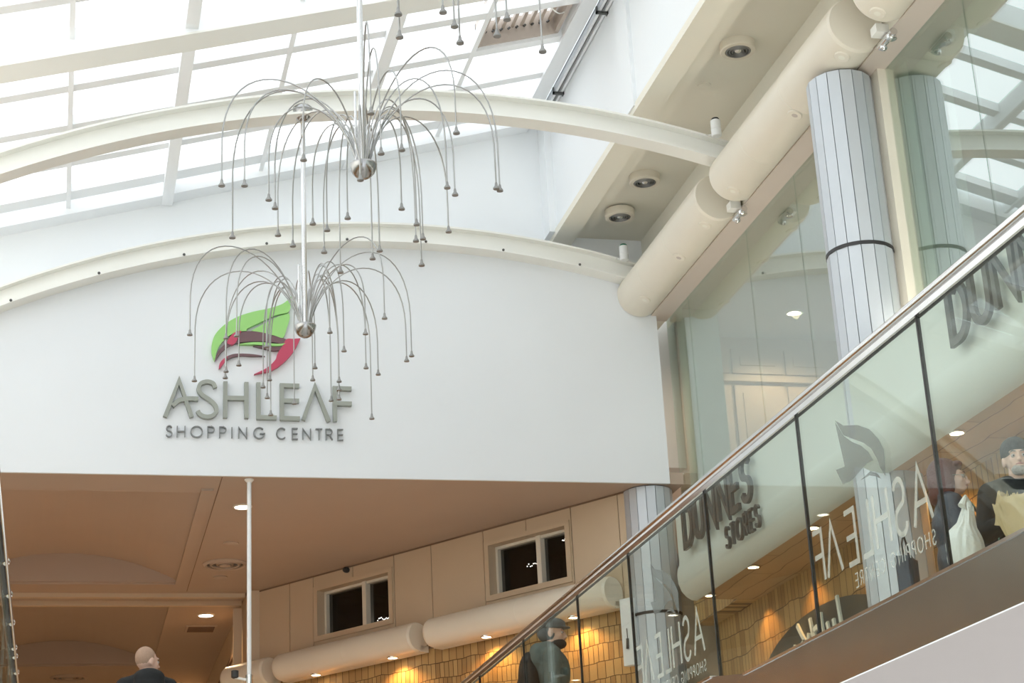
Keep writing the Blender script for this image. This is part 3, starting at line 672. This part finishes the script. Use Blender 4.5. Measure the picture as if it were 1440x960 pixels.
# ------------------------------------------------------------------ upper storefront on the right
sf = S(empty('window_2'))
joints = [16.0, 14.33, 13.15, 12.0, 10.0, 8.9, 7.6, 6.3, 5.0, 3.7, 2.4]
ys = [16.7]+joints+[-6]
for a, b in zip(ys[:-1], ys[1:]): MB().box(6.0, 6.012, b+.006, a-.006, 4.2, 6.63).build('glass_pane', 'store_glass', sf, 0)
MB().box(5.93, 6.06, 11.25, 11.38, 4.2, 6.64).build('post', 'duct', sf, 0)
MB().box(5.93, 6.06, 5.6, 5.73, 4.2, 6.64).build('post', 'duct', sf, 0)
# reveals and shop behind the glass
S(MB().box(6.04, 6.43, -6, 16.7, 6.62, 6.75).build('trim_13', 'fascia', smooth=0))
S(MB().box(6.04, 6.42, 16.3, 16.5, 4.2, 6.62).build('trim_14', 'fascia', smooth=0))
S(MB().box(6.08, 6.43, 11.05, 11.42, 4.2, 6.62).build('trim_15', 'fascia', smooth=0))
S(MB().box(6.2, 9, -6, 17.6, 6.75, 6.85).build('ceiling_shop', 'shopin', smooth=0))
S(MB().box(8.9, 9, -6, 17.6, UF, 6.9).build('wall_shop_right', 'shopin', smooth=0))
S(MB().box(5.99, 9, -6, 17.4, 4.05, 4.2).build('floor_shop', 'shopin', smooth=0))
S(MB().box(5.9, 9, 17.4, 17.5, 4.2, 6.9).build('wall_shop_end', 'door', smooth=0))
dr = empty('panelled_doors', (6.95, 17.38, 4.2), label='beige panelled joinery with door leaves seen through the upper storefront', cat='doors')
def leaf(x0, x1, z0, z1, nm='door_leaf'):
    l = MB().box(x0, x1, -.03, 0, z0, z1).build(nm, 'door', dr, 0)
    MB().box(x0+.09, x1-.09, -.045, -.03, z0+.09, z1-.09).build('raised_panel', 'door', l, 0)
for x0 in (-.40, .0, .62): leaf(x0-.0, x0+(.36 if x0 < 0 else .58), 0, 1.98)
for x0 in (-.40, .0, .62): leaf(x0-.0, x0+(.36 if x0 < 0 else .58), 2.12, 2.40, 'top_panel')
MB().box(-.5, 1.3, -.06, 0, 2.02, 2.09).build('cornice', 'door', dr, 0)
recessed('downlight', 7.4, 16.6, 6.75, .07, 'lamp', 'lit downlight seen through the upper storefront glass', energy=130, col=(1, .74, .5), spot=150)

ADDED_COVE = 90
# ------------------------------------------------------------------ fascia with rounded bottom, wooden soffit and tiled wall beneath
prof = [(5.46, 4.3), (5.46, 3.62)]+[(5.60-.14*math.cos(a), 3.52-.14*math.sin(a)) for a in [PI/2*i/10 for i in range(11)]]+[(5.63, 3.38), (5.63, 3.5), (5.60, 3.9), (5.95, 3.9), (6.1, 4.3)]
prof = [(5.46, 4.3), (5.46, 3.72), (5.44, 3.68), (5.43, 3.62), (5.435, 3.54), (5.46, 3.47), (5.50, 3.42), (5.55, 3.39), (5.60, 3.385), (5.60, 3.6), (5.58, 4.3)]
S(MB().prism(prof, -6, 15.4).build('wall_fascia', 'fascia', smooth=40))
S(MB().box(5.46, 6.0, -6, 15.4, 4.28, 4.3).build('trim_16', 'fascia', smooth=0))
S(MB().box(5.60, 6.3, -6, 15.4, 3.40, 3.5).build('ceiling_gallery', 'boards', smooth=0))
S(MB().box(6.2, 6.3, -6, 16.5, UF, 3.40).build('wall_gallery', 'tiles_r', smooth=0))
S(MB().box(6.0, 6.3, 15.4, 16.6, 3.40, 4.2).build('wall_gallery_end', 'tiles_r', smooth=0))
cv = S(empty('trim_17', (5.80, 0, 4.31)))  # unseen uplights on the fascia, added to brighten soffit, duct and beam
M['cove'] = emis('added_cove_tube', (1, .93, .80), 6)
for k in range(10):
    y0 = .2+k*1.52
    MB().box(-.06, .06, y0, y0+1.4, -.005, .02).build('added_cove_tray', 'white', cv, 0)
    MB().tube([(0, y0+.05, .04), (0, y0+1.35, .04)], .014, 10).build('added_cove_tube', 'cove', cv)
    ld = bpy.data.lights.new('added_cove_glow', 'AREA'); ld.shape = 'RECTANGLE'; ld.size = .06; ld.size_y = 1.35; ld.energy = ADDED_COVE/10; ld.color = (1, .93, .82)
    lo = bpy.data.objects.new('added_cove_glow', ld); C.objects.link(lo); lo.location = (5.80, y0+.7, 4.38); lo.rotation_euler = (PI, 0, 0)
cv = S(empty('trim_18', (-2.93, 0, 4.31)))     # same cove on the left-hand fascia, unseen uplights added to brighten soffit and arches
for k in range(10):
    y0 = .2+k*1.52
    MB().box(-.06, .06, y0, y0+1.4, -.005, .02).build('added_cove_tray', 'white', cv, 0)
    MB().tube([(0, y0+.05, .04), (0, y0+1.35, .04)], .014, 10).build('added_cove_tube', 'cove', cv)
    ld = bpy.data.lights.new('added_cove_glow', 'AREA'); ld.shape = 'RECTANGLE'; ld.size = .06; ld.size_y = 1.35; ld.energy = 70; ld.color = (1, .95, .86)
    lo = bpy.data.objects.new('added_cove_glow', ld); C.objects.link(lo); lo.location = (-2.93, y0+.7, 4.38); lo.rotation_euler = (PI, math.radians(-35), 0)
for y, lab in ((10.32, 'lit spotlight under the pale fascia above the red-haired woman'), (11.40-.05, 'lit spotlight under the pale fascia at the lower end of the grey leaf film'), (12.79, 'lit spotlight under the pale fascia below STORES'),
               (14.10, 'lit spotlight under the pale fascia below the far D of DUNNES'), (15.2, 'lit spotlight at the far end of the pale fascia, near the far column'), (9.1, 'lit spotlight under the pale fascia beyond the right edge')):
    recessed('spotlight', 5.66, y, 3.398, .045, 'lamp_w', lab, group='spotlights under the pale fascia', energy=0, rim='chrome')
    ld = bpy.data.lights.new('spot_beam', 'SPOT'); ld.energy = 22; ld.color = (1, .48, .15); ld.spot_size = math.radians(110); ld.spot_blend = .7; ld.shadow_soft_size = .03
    lo = bpy.data.objects.new('spot_beam', ld); C.objects.link(lo); lo.location = (5.98, y, 3.36); lo.rotation_euler = (0, math.radians(-12), 0)
for y in (4.4, 5.8, 7.2, 8.6, 10.0, 11.4, 12.8, 14.2):  # unseen spotlights, added for orange reflections on the right
    recessed('spotlight', -3.15, y, 3.398, .045, 'lamp_w', 'added unseen spotlight under the left-hand gallery fascia outside the picture', group='added spotlights under the left fascia, out of view', energy=0, rim='chrome')
    ld = bpy.data.lights.new('spot_beam', 'SPOT'); ld.energy = 22; ld.color = (1, .48, .15); ld.spot_size = math.radians(110); ld.spot_blend = .7; ld.shadow_soft_size = .03
    lo = bpy.data.objects.new('spot_beam', ld); C.objects.link(lo); lo.location = (-3.3, y, 3.36); lo.rotation_euler = (0, math.radians(12), 0)
# shop letters on the fascia
def shop_sign(y_left, label):
    s = empty('shop_sign', (5.46, y_left, 3.79), label=label, cat='sign', group='grey 3D shop letters on the pale fascia')
    T = lambda p: Vector((-p[0], p[1]))
    word(s, 'DUNNES', .36, .056, .085, -.075, -.045, 'x', 'letter_d', T, 0, xs=.92)
    word(s, 'STORES', .175, .02, .05, -.075, -.045, 'x', 'letter_d', lambda p: Vector((-p[0]-1.02, p[1]-.27)), 0, xs=.8)
    m = MB()
    return s
shop_sign(15.02, 'complete grey DUNNES STORES lettering on the fascia, far one')
shop_sign(9.72, 'larger-looking grey lettering cut by the right picture edge, only DUN showing')

# ------------------------------------------------------------------ dark arched shop sign with white script on the tiled wall
ds = empty('arched_shop_sign', (6.13, 13.9, 2.2), label='dark arched shop sign with white handwriting behind the glass, low beside the column', cat='sign')
pts = [(-1.15, 0)]+[(1.45*math.cos(a)*1.0, .30+.52*math.sin(a)) for a in [PI*i/24 for i in range(25)]]
pts = [(-1.45, 0), (1.45, 0)]+[(1.45*math.cos(PI*i/24), .35+.46*math.sin(PI*i/24)) for i in range(25)]
MB().prism(pts, -.0, .06, 'x').build('board', 'awning', ds, 0)
m = MB()
for st in ([(.5, .62), (.38, .40), (.30, .34), (.26, .44)], [(.62, .36), (.5, .30), (.38, .36), (.30, .30), (.18, .34)], [(.2, .62), (.16, .30)], [(.14, .44), (.04, .46), (.02, .34), (.12, .31), (.14, .42)],
           [(-.04, .62), (-.06, .32), (-.16, .3)], [(-.16, .46), (-.2, .32), (-.3, .34), (-.3, .46)], [(-.42, .72), (-.46, .26)]):
    stroke(m, [(u*.95, v*.64+.35) for u, v in smooth_pts(st, 4)], .042, -.02, -.001, 'x')
m.build('script', 'letterfilm', ds, 0)

# ------------------------------------------------------------------ glass balustrade of the right gallery
XB = 3.1
b = empty('glass_balustrade', (XB, 0, UF), label='glass balustrade with polished steel handrail rising across the right half of the picture', cat='railing')
gz0, gz1 = .07, 1.10
JY = [1.2, 2.55, 3.75, 4.9, 5.83, 7.05, 8.28, 9.6, 10.69, 12.1, 13.5, 14.6]
for a, c in zip(JY[:-1], JY[1:]): MB().box(-.006, .006, a+.006, c-.006, gz0, gz1).build('glass_panel', 'bal_glass', b, 0)
for a in JY[1:-1]: MB().box(-.007, .007, a-.006, a+.006, gz0, gz1).build('joint_seal', 'rubber', b, 0)
MB().tube([(0, .8, gz1+.02), (0, 14.7, gz1+.02)], .027, 20).build('handrail', 'chrome', b, 60)
MB().box(-.016, .016, .8, 14.65, gz1-.028, gz1-.005).build('rail_channel', 'rubber', b, 0)
MB().box(-.02, -.008, .8, 14.65, gz1-.03, gz1-.006).build('rail_lip', 'chrome', b, 0)
sk_ = MB(); zb = 1.16-UF
sk_.box(-.045, -.03, .8, 7.85, zb, .085); sk_.prism([(7.85, zb), (8.3, zb), (8.3, .15), (7.85, .085)], -.045, -.03, 'x'); sk_.box(-.045, -.03, 8.3, 14.65, zb, .15)
sk_.build('skirt', 'skirt', b, 0)
MB().box(-.05, .06, .8, 7.86, .078, .09).box(-.05, .06, 8.3, 14.65, .143, .155).build('skirt_cap', 'chrome', b, 0)
MB().box(-.03, .06, .8, 14.65, zb, .07).build('shoe', 'under', b, 0)
# films on the glass, reading from the gallery side
def decal(ynear, label):
    s = empty('glass_decal', (XB-.0075, ynear, 0), label=label, cat='decal', group='leaf and ASHLEAF films on the balustrade glass')
    T = lambda dy, dz: (lambda p: Vector((p[0]+dy, p[1]+dz)))
    x = 0
    word(s, 'ASHLE', .215, .022, .05, -.001, 0, 'x', 'film_l', T(0, 1.61), 0, xs=.82)
    word(s, 'VF', .215, .022, .03, -.001, 0, 'x', 'film_l', T(.83, 1.61), 0, xs=.82)
    word(s, 'SHOPPING CENTRE', .055, .006, .022, -.001, 0, 'x', 'film_l', T(.0, 1.51), 0, sp=.6, xs=.85)
    L1 = [(0.743, 2.224), (0.67, 2.177), (0.537, 2.137), (0.435, 2.087), (0.363, 2.023), (0.329, 1.969), (0.342, 1.866), (0.379, 1.911), (0.395, 1.95), (0.436, 2.006), (0.503, 2.052), (0.585, 2.092), (0.675, 2.137)]
    L2 = [(0.676, 2.134), (0.61, 2.089), (0.528, 2.047), (0.47, 2.004), (0.433, 1.957), (0.494, 1.962), (0.567, 1.951), (0.654, 1.937), (0.736, 1.945), (0.788, 2.021), (0.699, 2.01), (0.72, 2.108), (0.743, 2.216)]
    L3 = [(0.566, 1.914), (0.471, 1.923), (0.411, 1.896), (0.386, 1.867), (0.424, 1.888), (0.486, 1.91)]
    for LP in (L1, L2, L3):
        n = MB(); n.prism(LP, -.001, 0, 'x'); me = n.build('leaf', 'film_d', s, 0)
        bm = bmesh.new(); bm.from_mesh(me.data); bmesh.ops.triangulate(bm, faces=bm.faces); bm.to_mesh(me.data); bm.free()
decal(5.90, 'mirrored ASHLEAF film with grey leaf on the glass in the middle of the balustrade')
decal(8.45, 'mirrored ASHLEAF film with grey leaf on the glass in front of the far column')
# left gallery balustrade seen almost edge-on
b2 = empty('glass_balustrade', (-.345, 0, UF), label='edge-on dark balustrade rail with chrome fittings at the left picture edge', cat='railing')
MB().tube([(0, 8, 1.1), (0, 14.5, 1.1)], .022, 16).build('handrail', 'rubber', b2, 60)
MB().tube([(.03, 8, 1.07), (.03, 14.5, 1.07)], .009, 10).build('side_rod', 'chrome', b2, 60)
for a, c in zip([8, 9.4, 10.8, 12.2, 13.6], [9.4, 10.8, 12.2, 13.6, 14.5]): MB().box(-.006, .006, a+.006, c-.006, .07, 1.08).build('glass_panel', 'bal_glass', b2, 0)
for y in (9.9, 10.7, 11.5, 12.3, 12.6, 13.2): MB().ball((.025, y, 1.085), .022, 10).build('fitting', 'chrome', b2)
MB().box(.0, .03, 8, 14.6, 1.16-UF, .07).build('skirt', 'skirt', b2, 0)

# ------------------------------------------------------------------ thin white pole
pl = empty('thin_pole', (1.66, YS+.12, UF), label='thin white pole rising to the underside of the sign wall, left of centre', cat='pole')
MB().tube([(0, 0, 0), (0, 0, ZC-UF)], .021, 16).build('tube', 'white', pl)
MB().lathe([(.045, 0), (.045, -.01), (.024, -.03)], cz=ZC-UF, k=20).build('top_collar', 'steel', pl)
MB().lathe([(.022, -.05), (.034, -.045), (.034, .05), (.022, .055)], cz=1.62, k=20).build('clamp', 'chrome', pl)
MB().tube([(0, 0, 1.62), (-.13, 0, 1.65)], .012, 10).build('arm', 'steel', pl)
MB().lathe([(.02, 0), (.034, .01), (.034, .07), (.02, .075)], cx=-.13, cz=1.64, k=16).build('arm_knob', 'rubber', pl)

# ------------------------------------------------------------------ people
def remesh(o, vox, sm=6):
    r = o.modifiers.new('remesh', 'REMESH'); r.mode = 'VOXEL'; r.voxel_size = vox; r.use_smooth_shade = True
    s = o.modifiers.new('smooth', 'SMOOTH'); s.iterations = sm; s.factor = .6
    return o
def person(label, loc, rz, head_yaw, skin, top, leg, armL, armR, kind, H=1.72, head_pitch=0):
    """local +Y is forward; armX = (elbow, wrist) positions; kind picks head and clothing details"""
    k = H/1.72
    root = empty('person', loc, rz, label=label, cat='person'); root.scale = (k, k, k)
    B = MB(); V = Vector
    HR = Matrix.Translation((0, 0, 1.49)) @ Euler((head_pitch, 0, head_yaw)).to_matrix().to_4x4() @ Matrix.Translation((0, 0, -1.49))
    R3 = HR.to_3x3()
    def hb_(m, c, r): m.ball(HR @ V(c), r, 16, R3)
    hb_(B, (0, -.012, 1.618), (.076, .096, .100)); hb_(B, (0, .035, 1.575), (.060, .066, .088)); hb_(B, (0, .052, 1.518), (.040, .044, .030))
    hb_(B, (0, .105, 1.582), (.011, .018, .030)); hb_(B, (0, .118, 1.565), (.017, .016, .013)); hb_(B, (0, .075, 1.625), (.055, .028, .014))
    hb_(B, (0, .095, 1.535), (.024, .014, .014))
    for s in (-1, 1):
        hb_(B, (s*.078, -.01, 1.585), (.010, .022, .034)); hb_(B, (s*.033, .072, 1.575), (.024, .02, .022))
    B.cap((0, -.01, 1.42), HR @ V((0, -.01, 1.52)), .060, .056)
    hips = V((0, 0, .95))
    B.ball((0, 0, 1.28), (.155, .105, .17)); B.ball((0, 0, 1.38), (.165, .085, .06)); B.ball((0, 0, 1.08), (.135, .098, .16)); B.ball((0, 0, .95), (.160, .110, .12))
    sh = {}
    for s, (el, wr) in ((-1, armL), (1, armR)):
        S0 = V((s*.185, 0, 1.385)); el, wr = V(el), V(wr); sh[s] = (S0, el, wr)
        B.cap(S0, el, .055, .040); B.cap(el, wr, .040, .027)
        d = (wr-el).normalized(); side = d.cross(V((0, 0, 1)) if abs(d.z) < .9 else V((0, 1, 0))).normalized(); nr = side.cross(d)
        palm = wr+d*.055; B.ball(palm, (.036, .036, .036)); B.cap(wr, wr+d*.07, .026, .034)
        for j, L in enumerate((.062, .074, .070, .054)):
            r0 = wr+d*.085+side*(.03-.02*j); q = r0+d*L*.5-nr*.012; B.cap(r0, q, .0095, .0088); B.cap(q, q+d*L*.25-nr*L*.45, .0088, .0075)
        t0 = wr+d*.03+side*.03; B.cap(t0, t0+d*.03+side*.025, .012, .010); B.cap(t0+d*.03+side*.025, t0+d*.06+side*.02-nr*.015, .010, .0085)
        hip = V((s*.09, 0, .93)); kn = V((s*.10, .03*s, .50)); an = V((s*.10, -.02+.06*s, .09))
        B.cap(hip, kn, .085, .055); B.cap(kn, an, .055, .036); B.cap(an, an+V((0, .13, -.045)), .036, .03)
    body = remesh(B.build('body', skin, root), .0065, 4)
    # trousers and shoes
    m = MB(); m.ball((0, 0, .95), (.170, .122, .13))
    for s in (-1, 1):
        hip = V((s*.09, 0, .93)); kn = V((s*.10, .03*s, .50)); an = V((s*.10, -.02+.06*s, .10)); m.cap(hip, kn, .098, .070); m.cap(kn, an, .070, .058)
    remesh(m.build('trousers', leg, root), .014)
    for s in (-1, 1):
        m = MB(); an = V((s*.10, -.02+.06*s, .05)); m.ball(an+V((0, .06, -.012)), (.045, .13, .038)); m.ball(an, (.042, .05, .05)); m.build('shoe', 'rubber', root)
    # jacket
    m = MB(); m.ball((0, 0, 1.27), (.195, .145, .20)); m.ball((0, -.005, 1.385), (.195, .112, .075)); m.ball((0, 0, 1.06), (.178, .138, .20)); m.ball((0, 0, .93), (.185, .14, .12))
    for s in (-1, 1):
        S0, el, wr = sh[s]; m.cap(S0, el, .080, .066); m.cap(el, wr-(wr-el).normalized()*.01, .066, .050)
        m.cap((s*.07, -.01, 1.43), S0, .070, .076)
    if kind in ('hood', 'cap'):
        m.ball((0, -.045, 1.465), (.12, .10, .07)); m.ball((0, -.12, 1.44), (.135, .075, .085)); m.ball((0, -.12, 1.38), (.14, .08, .10)); m.ball((0, -.13, 1.33), (.10, .05, .09))
    else:
        for j in range(16):
            a = 2*PI*j/16; p = V((.085*math.cos(a), -.01+.082*math.sin(a), 1.455-.03*math.sin(a))); m.ball(p, (.028, .028, .035), 8)
    jk = remesh(m.build('jacket', top, root), .013, 4)
    # face details
    for s in (-1, 1):
        e = MB(); e.ball(HR @ V((s*.031, .088, 1.597)), .0125, 12); eo = e.build('eye', 'eye', root); e = MB(); e.ball(HR @ V((s*.031, .098, 1.597)), .0052, 10); e.build('iris', 'iris', eo)
        m = MB(); m.tube([HR @ V((s*.014, .103, 1.622)), HR @ V((s*.034, .099, 1.627)), HR @ V((s*.05, .086, 1.62))], [.003, .0045, .002], 8); m.build('eyebrow', 'hair_r' if kind == 'woman' else 'cap', root)
    m = MB(); m.tube([HR @ V((-.024, .100, 1.541)), HR @ V((0, .111, 1.543)), HR @ V((.024, .100, 1.541))], [.002, .0065, .002], 8); m.build('lips', 'lip', root)
    if kind == 'hood':
        m = MB(); hb_(m, (0, -.020, 1.628), (.0785, .094, .0975)); o = m.build('shaved_hair', 'hair_b', root)
    if kind == 'cap':
        m = MB(); hb_(m, (0, -.025, 1.60), (.080, .096, .085)); m.build('hair', 'cap', root)
        m = MB(); m.ball(HR @ V((0, -.005, 1.672)), (.105, .130, .058), 20, (Euler((-.12, 0, 0)).to_matrix() if 0 else R3)); m.ball(HR @ V((0, .02, 1.645)), (.093, .115, .022), 20, R3); m.ball(HR @ V((0, .105, 1.640)), (.072, .062, .009), 16, R3)
        remesh(m.build('flat_cap', 'cap', root), .007, 2)
        m = MB(); hb_(m, (0, .05, 1.505), (.07, .075, .045)); hb_(m, (0, -.02, 1.49), (.085, .085, .04)); remesh(m.build('scarf', 'blackcloth', root), .008, 2)
        m = MB(); m.ball((-.02, -.20, 1.22), (.15, .10, .24), 18); m.ball((-.02, -.27, 1.12), (.11, .06, .12)); remesh(m.build('backpack', 'blackcloth', root), .012)
    if kind == 'woman':
        m = MB(); hb_(m, (0, -.028, 1.632), (.090, .104, .104)); hb_(m, (0, -.06, 1.565), (.088, .076, .105)); hb_(m, (0, -.075, 1.49), (.080, .062, .07))
        for s in (-1, 1): hb_(m, (s*.072, -.02, 1.55), (.028, .055, .10)); hb_(m, (s*.035, .062, 1.675), (.042, .036, .026))
        remesh(m.build('hair', 'hair_r', root), .008, 2)
        gl = MB()
        for s in (-1, 1):
            gl.tube([HR @ V((s*.033+.024*math.cos(a), .108-.012*abs(math.cos(a))*(1 if s*math.cos(a) > 0 else 0), 1.595+.018*math.sin(a))) for a in [2*PI*j/16 for j in range(17)]], .0022, 6)
            gl.tube([HR @ V((s*.057, .10, 1.60)), HR @ V((s*.084, 0, 1.60))], .0025, 6)
        gl.tube([HR @ V((-.01, .11, 1.6)), HR @ V((.01, .11, 1.6))], .0022, 6); gl.build('spectacles', 'chrome', root)
        S0, el, wr = sh[1]; d = (wr-el).normalized(); MB().tube([wr-d*.09, wr+d*.012], [.062, .056], 18).build('mint_cuff', 'mint', root, 60)
        S0, el, wr = sh[-1]; d = (wr-el).normalized(); MB().tube([wr-d*.05, wr+d*.01], [.058, .054], 18).build('mint_cuff', 'mint', root, 60)
        m = MB(); m.tube([(-.09, .09, 1.45), (-.05, .13, 1.40), (0, .15, 1.36), (.05, .13, 1.40), (.09, .09, 1.45)], .007, 8); m.tube([(0, .155, 1.36), (0, .165, 1.2), (0, .15, 1.0)], .005, 6); m.build('zip_trim', 'chrome', root)
    if kind == 'beanie':
        m = MB(); hb_(m, (0, -.012, 1.655), (.090, .108, .088)); hb_(m, (0, -.01, 1.625), (.092, .108, .03)); remesh(m.build('beanie', 'blackcloth', root), .008, 2)
        m = MB(); hb_(m, (0, .058, 1.515), (.048, .052, .036)); m.build('grey_beard', 'beard', root)
    return root
UFp = UF+.01
person('man with shaven head in a black hooded jacket, seen from behind at the bottom left', (.69, 15.6, UF), math.radians(8), math.radians(-62), 'skin2', 'blackcloth', 'denim',
       ((-.27, -.02, 1.12), (-.24, .10, .90)), ((.27, -.02, 1.12), (.24, .10, .90)), 'hood')
person('man in a grey flat cap and coat with a dark backpack, behind the glass', (3.96, 14.5, UFp), math.radians(-105), math.radians(0), 'skin', 'greycloth', 'denim',
       ((-.27, -.02, 1.12), (-.24, .14, .93)), ((.27, -.02, 1.12), (.24, .14, .93)), 'cap')
person('red-haired woman with glasses and dark leather jacket carrying bags behind the glass', (5.10, 9.48, UFp), math.radians(-118), math.radians(4), 'skin2', 'leather', 'denim',
       ((-.26, .05, 1.13), (-.12, .30, 1.10)), ((.26, .05, 1.13), (.13, .30, 1.14)), 'woman', H=1.63)
person('man in a black beanie at the right picture edge, behind the paper bags', (5.27, 8.97, UFp), math.radians(160), math.radians(0), 'skin2', 'blackcloth', 'denim',
       ((-.27, .06, 1.13), (-.12, .30, 1.16)), ((.26, .08, 1.13), (.10, .32, 1.16)), 'beanie', H=1.60)
# bags
def sack(nm, label, loc, rz, w, d, h, mm, tilt=0, jag=.02, opening=True, cat='bag', seed=1, sag=.0, shape=.45, gather=False, lean=0):
    rn = random.Random(seed); root = empty(nm, loc, rz, label=label, cat=cat); root.rotation_euler = (tilt, lean, rz)
    m = MB(); k = 56; rows = 15; vs = []; ph = [rn.uniform(0, 6.3) for _ in range(6)]
    for i in range(rows):
        t = i/(rows-1)
        f = (1+.06*math.sin(3*t+seed)-sag*t) if not gather else (.62+.45*math.sin(PI*min(1, t*1.25+.12))-.30*max(0, t-.45)/.55*1.1)
        for j in range(k):
            a = 2*PI*j/k; c, s = math.cos(a), math.sin(a); e = shape
            q = f*(1+jag*(1.6*math.sin(4*a+ph[0]+2.2*t)+1.0*math.sin(9*a+ph[1]-3*t)*t+.8*math.sin(15*a+ph[2]+5*t)+1.2*math.sin(7*t+2*a+ph[3])))
            z = h*t+(jag*.25*math.sin(5*a+ph[4])+jag*.2*math.sin(11*a+ph[5]) if i == rows-1 else 0)
            vs.append((w/2*math.copysign(abs(c)**e, c)*q, d/2*math.copysign(abs(s)**e, s)*q, z))
    fs = [(i*k+j, i*k+(j+1) % k, (i+1)*k+(j+1) % k, (i+1)*k+j) for i in range(rows-1) for j in range(k)]+[tuple(range(k-1, -1, -1))]
    m.add(vs, fs); o = m.build('sheet' if not opening else 'walls', mm, root, 50)
    so = o.modifiers.new('thick', 'SOLIDIFY'); so.thickness = .004
    return root
wb = sack('plastic_bag', 'crumpled white plastic carrier bag held in front of the woman', (4.79, 8.86, 2.13), .4, .23, .17, .35, 'plastic', tilt=.05, lean=.22, jag=.055, seed=3, shape=.9, gather=True)
h_ = MB(); h_.tube([(-.05, 0, .35), (-.03, .0, .40), (.02, .04, .44), (.06, .05, .42), (.05, .02, .35)], [.022, .014, .010, .014, .022], 8); h_.build('handles', 'plastic', wb)
sack('paper_bag', 'brown kraft paper bag with a flared open top at the right picture edge', (4.92, 8.34, 2.05), .9, .29, .17, .31, 'paper', tilt=-.15, jag=.03, seed=5, sag=-.22)
sack('paper_bag', 'smaller folded brown paper bag between the white bag and the large paper bag', (4.93, 8.60, 2.30), .3, .11, .08, .17, 'paper', tilt=.3, jag=.05, seed=8)
db = sack('shopping_bag', 'dark navy shopping bag hanging behind the glass below the woman', (4.70, 9.36, 2.02), .9, .26, .10, .28, 'leather', jag=.012, seed=9)
m = MB(); m.tube([(-.07, 0, .27), (-.07, 0, .36), (0, 0, .43), (.07, 0, .36), (.07, 0, .27)], .006, 8); m.build('handle', 'rubber', db)

# ------------------------------------------------------------------ daylight, camera
w = bpy.data.worlds.new('overcast'); bpy.context.scene.world = w; w.use_nodes = True
bg = w.node_tree.nodes['Background']; bg.inputs['Color'].default_value = (.93, .97, 1.0, 1); bg.inputs['Strength'].default_value = 2.7
R = ((.9711, .0350, .2353), (-.2320, .3470, .9087), (-.0499, -.9373, .3452))
rows = [Vector(r) for r in R]
right = Vector((R[0][0], R[1][0], R[2][0])).normalized(); fwd = Vector((R[0][2], R[1][2], R[2][2])).normalized(); right = (right-fwd*right.dot(fwd)).normalized(); up = right.cross(fwd)
cam = bpy.data.objects.new('camera', bpy.data.cameras.new('camera')); C.objects.link(cam)
cam.matrix_world = Matrix(((right.x, up.x, -fwd.x, 0), (right.y, up.y, -fwd.y, 0), (right.z, up.z, -fwd.z, 0), (0, 0, 0, 1)))
cam.data.sensor_width = 36; cam.data.lens = 2537/1440*36; cam.data.clip_start = .05; cam.data.clip_end = 200
bpy.context.scene.camera = cam
vs_ = bpy.context.scene.view_settings
vs_.view_transform = 'Standard'; vs_.look = 'None'; vs_.gamma = 1; vs_.use_curve_mapping = False; vs_.exposure = -0.42
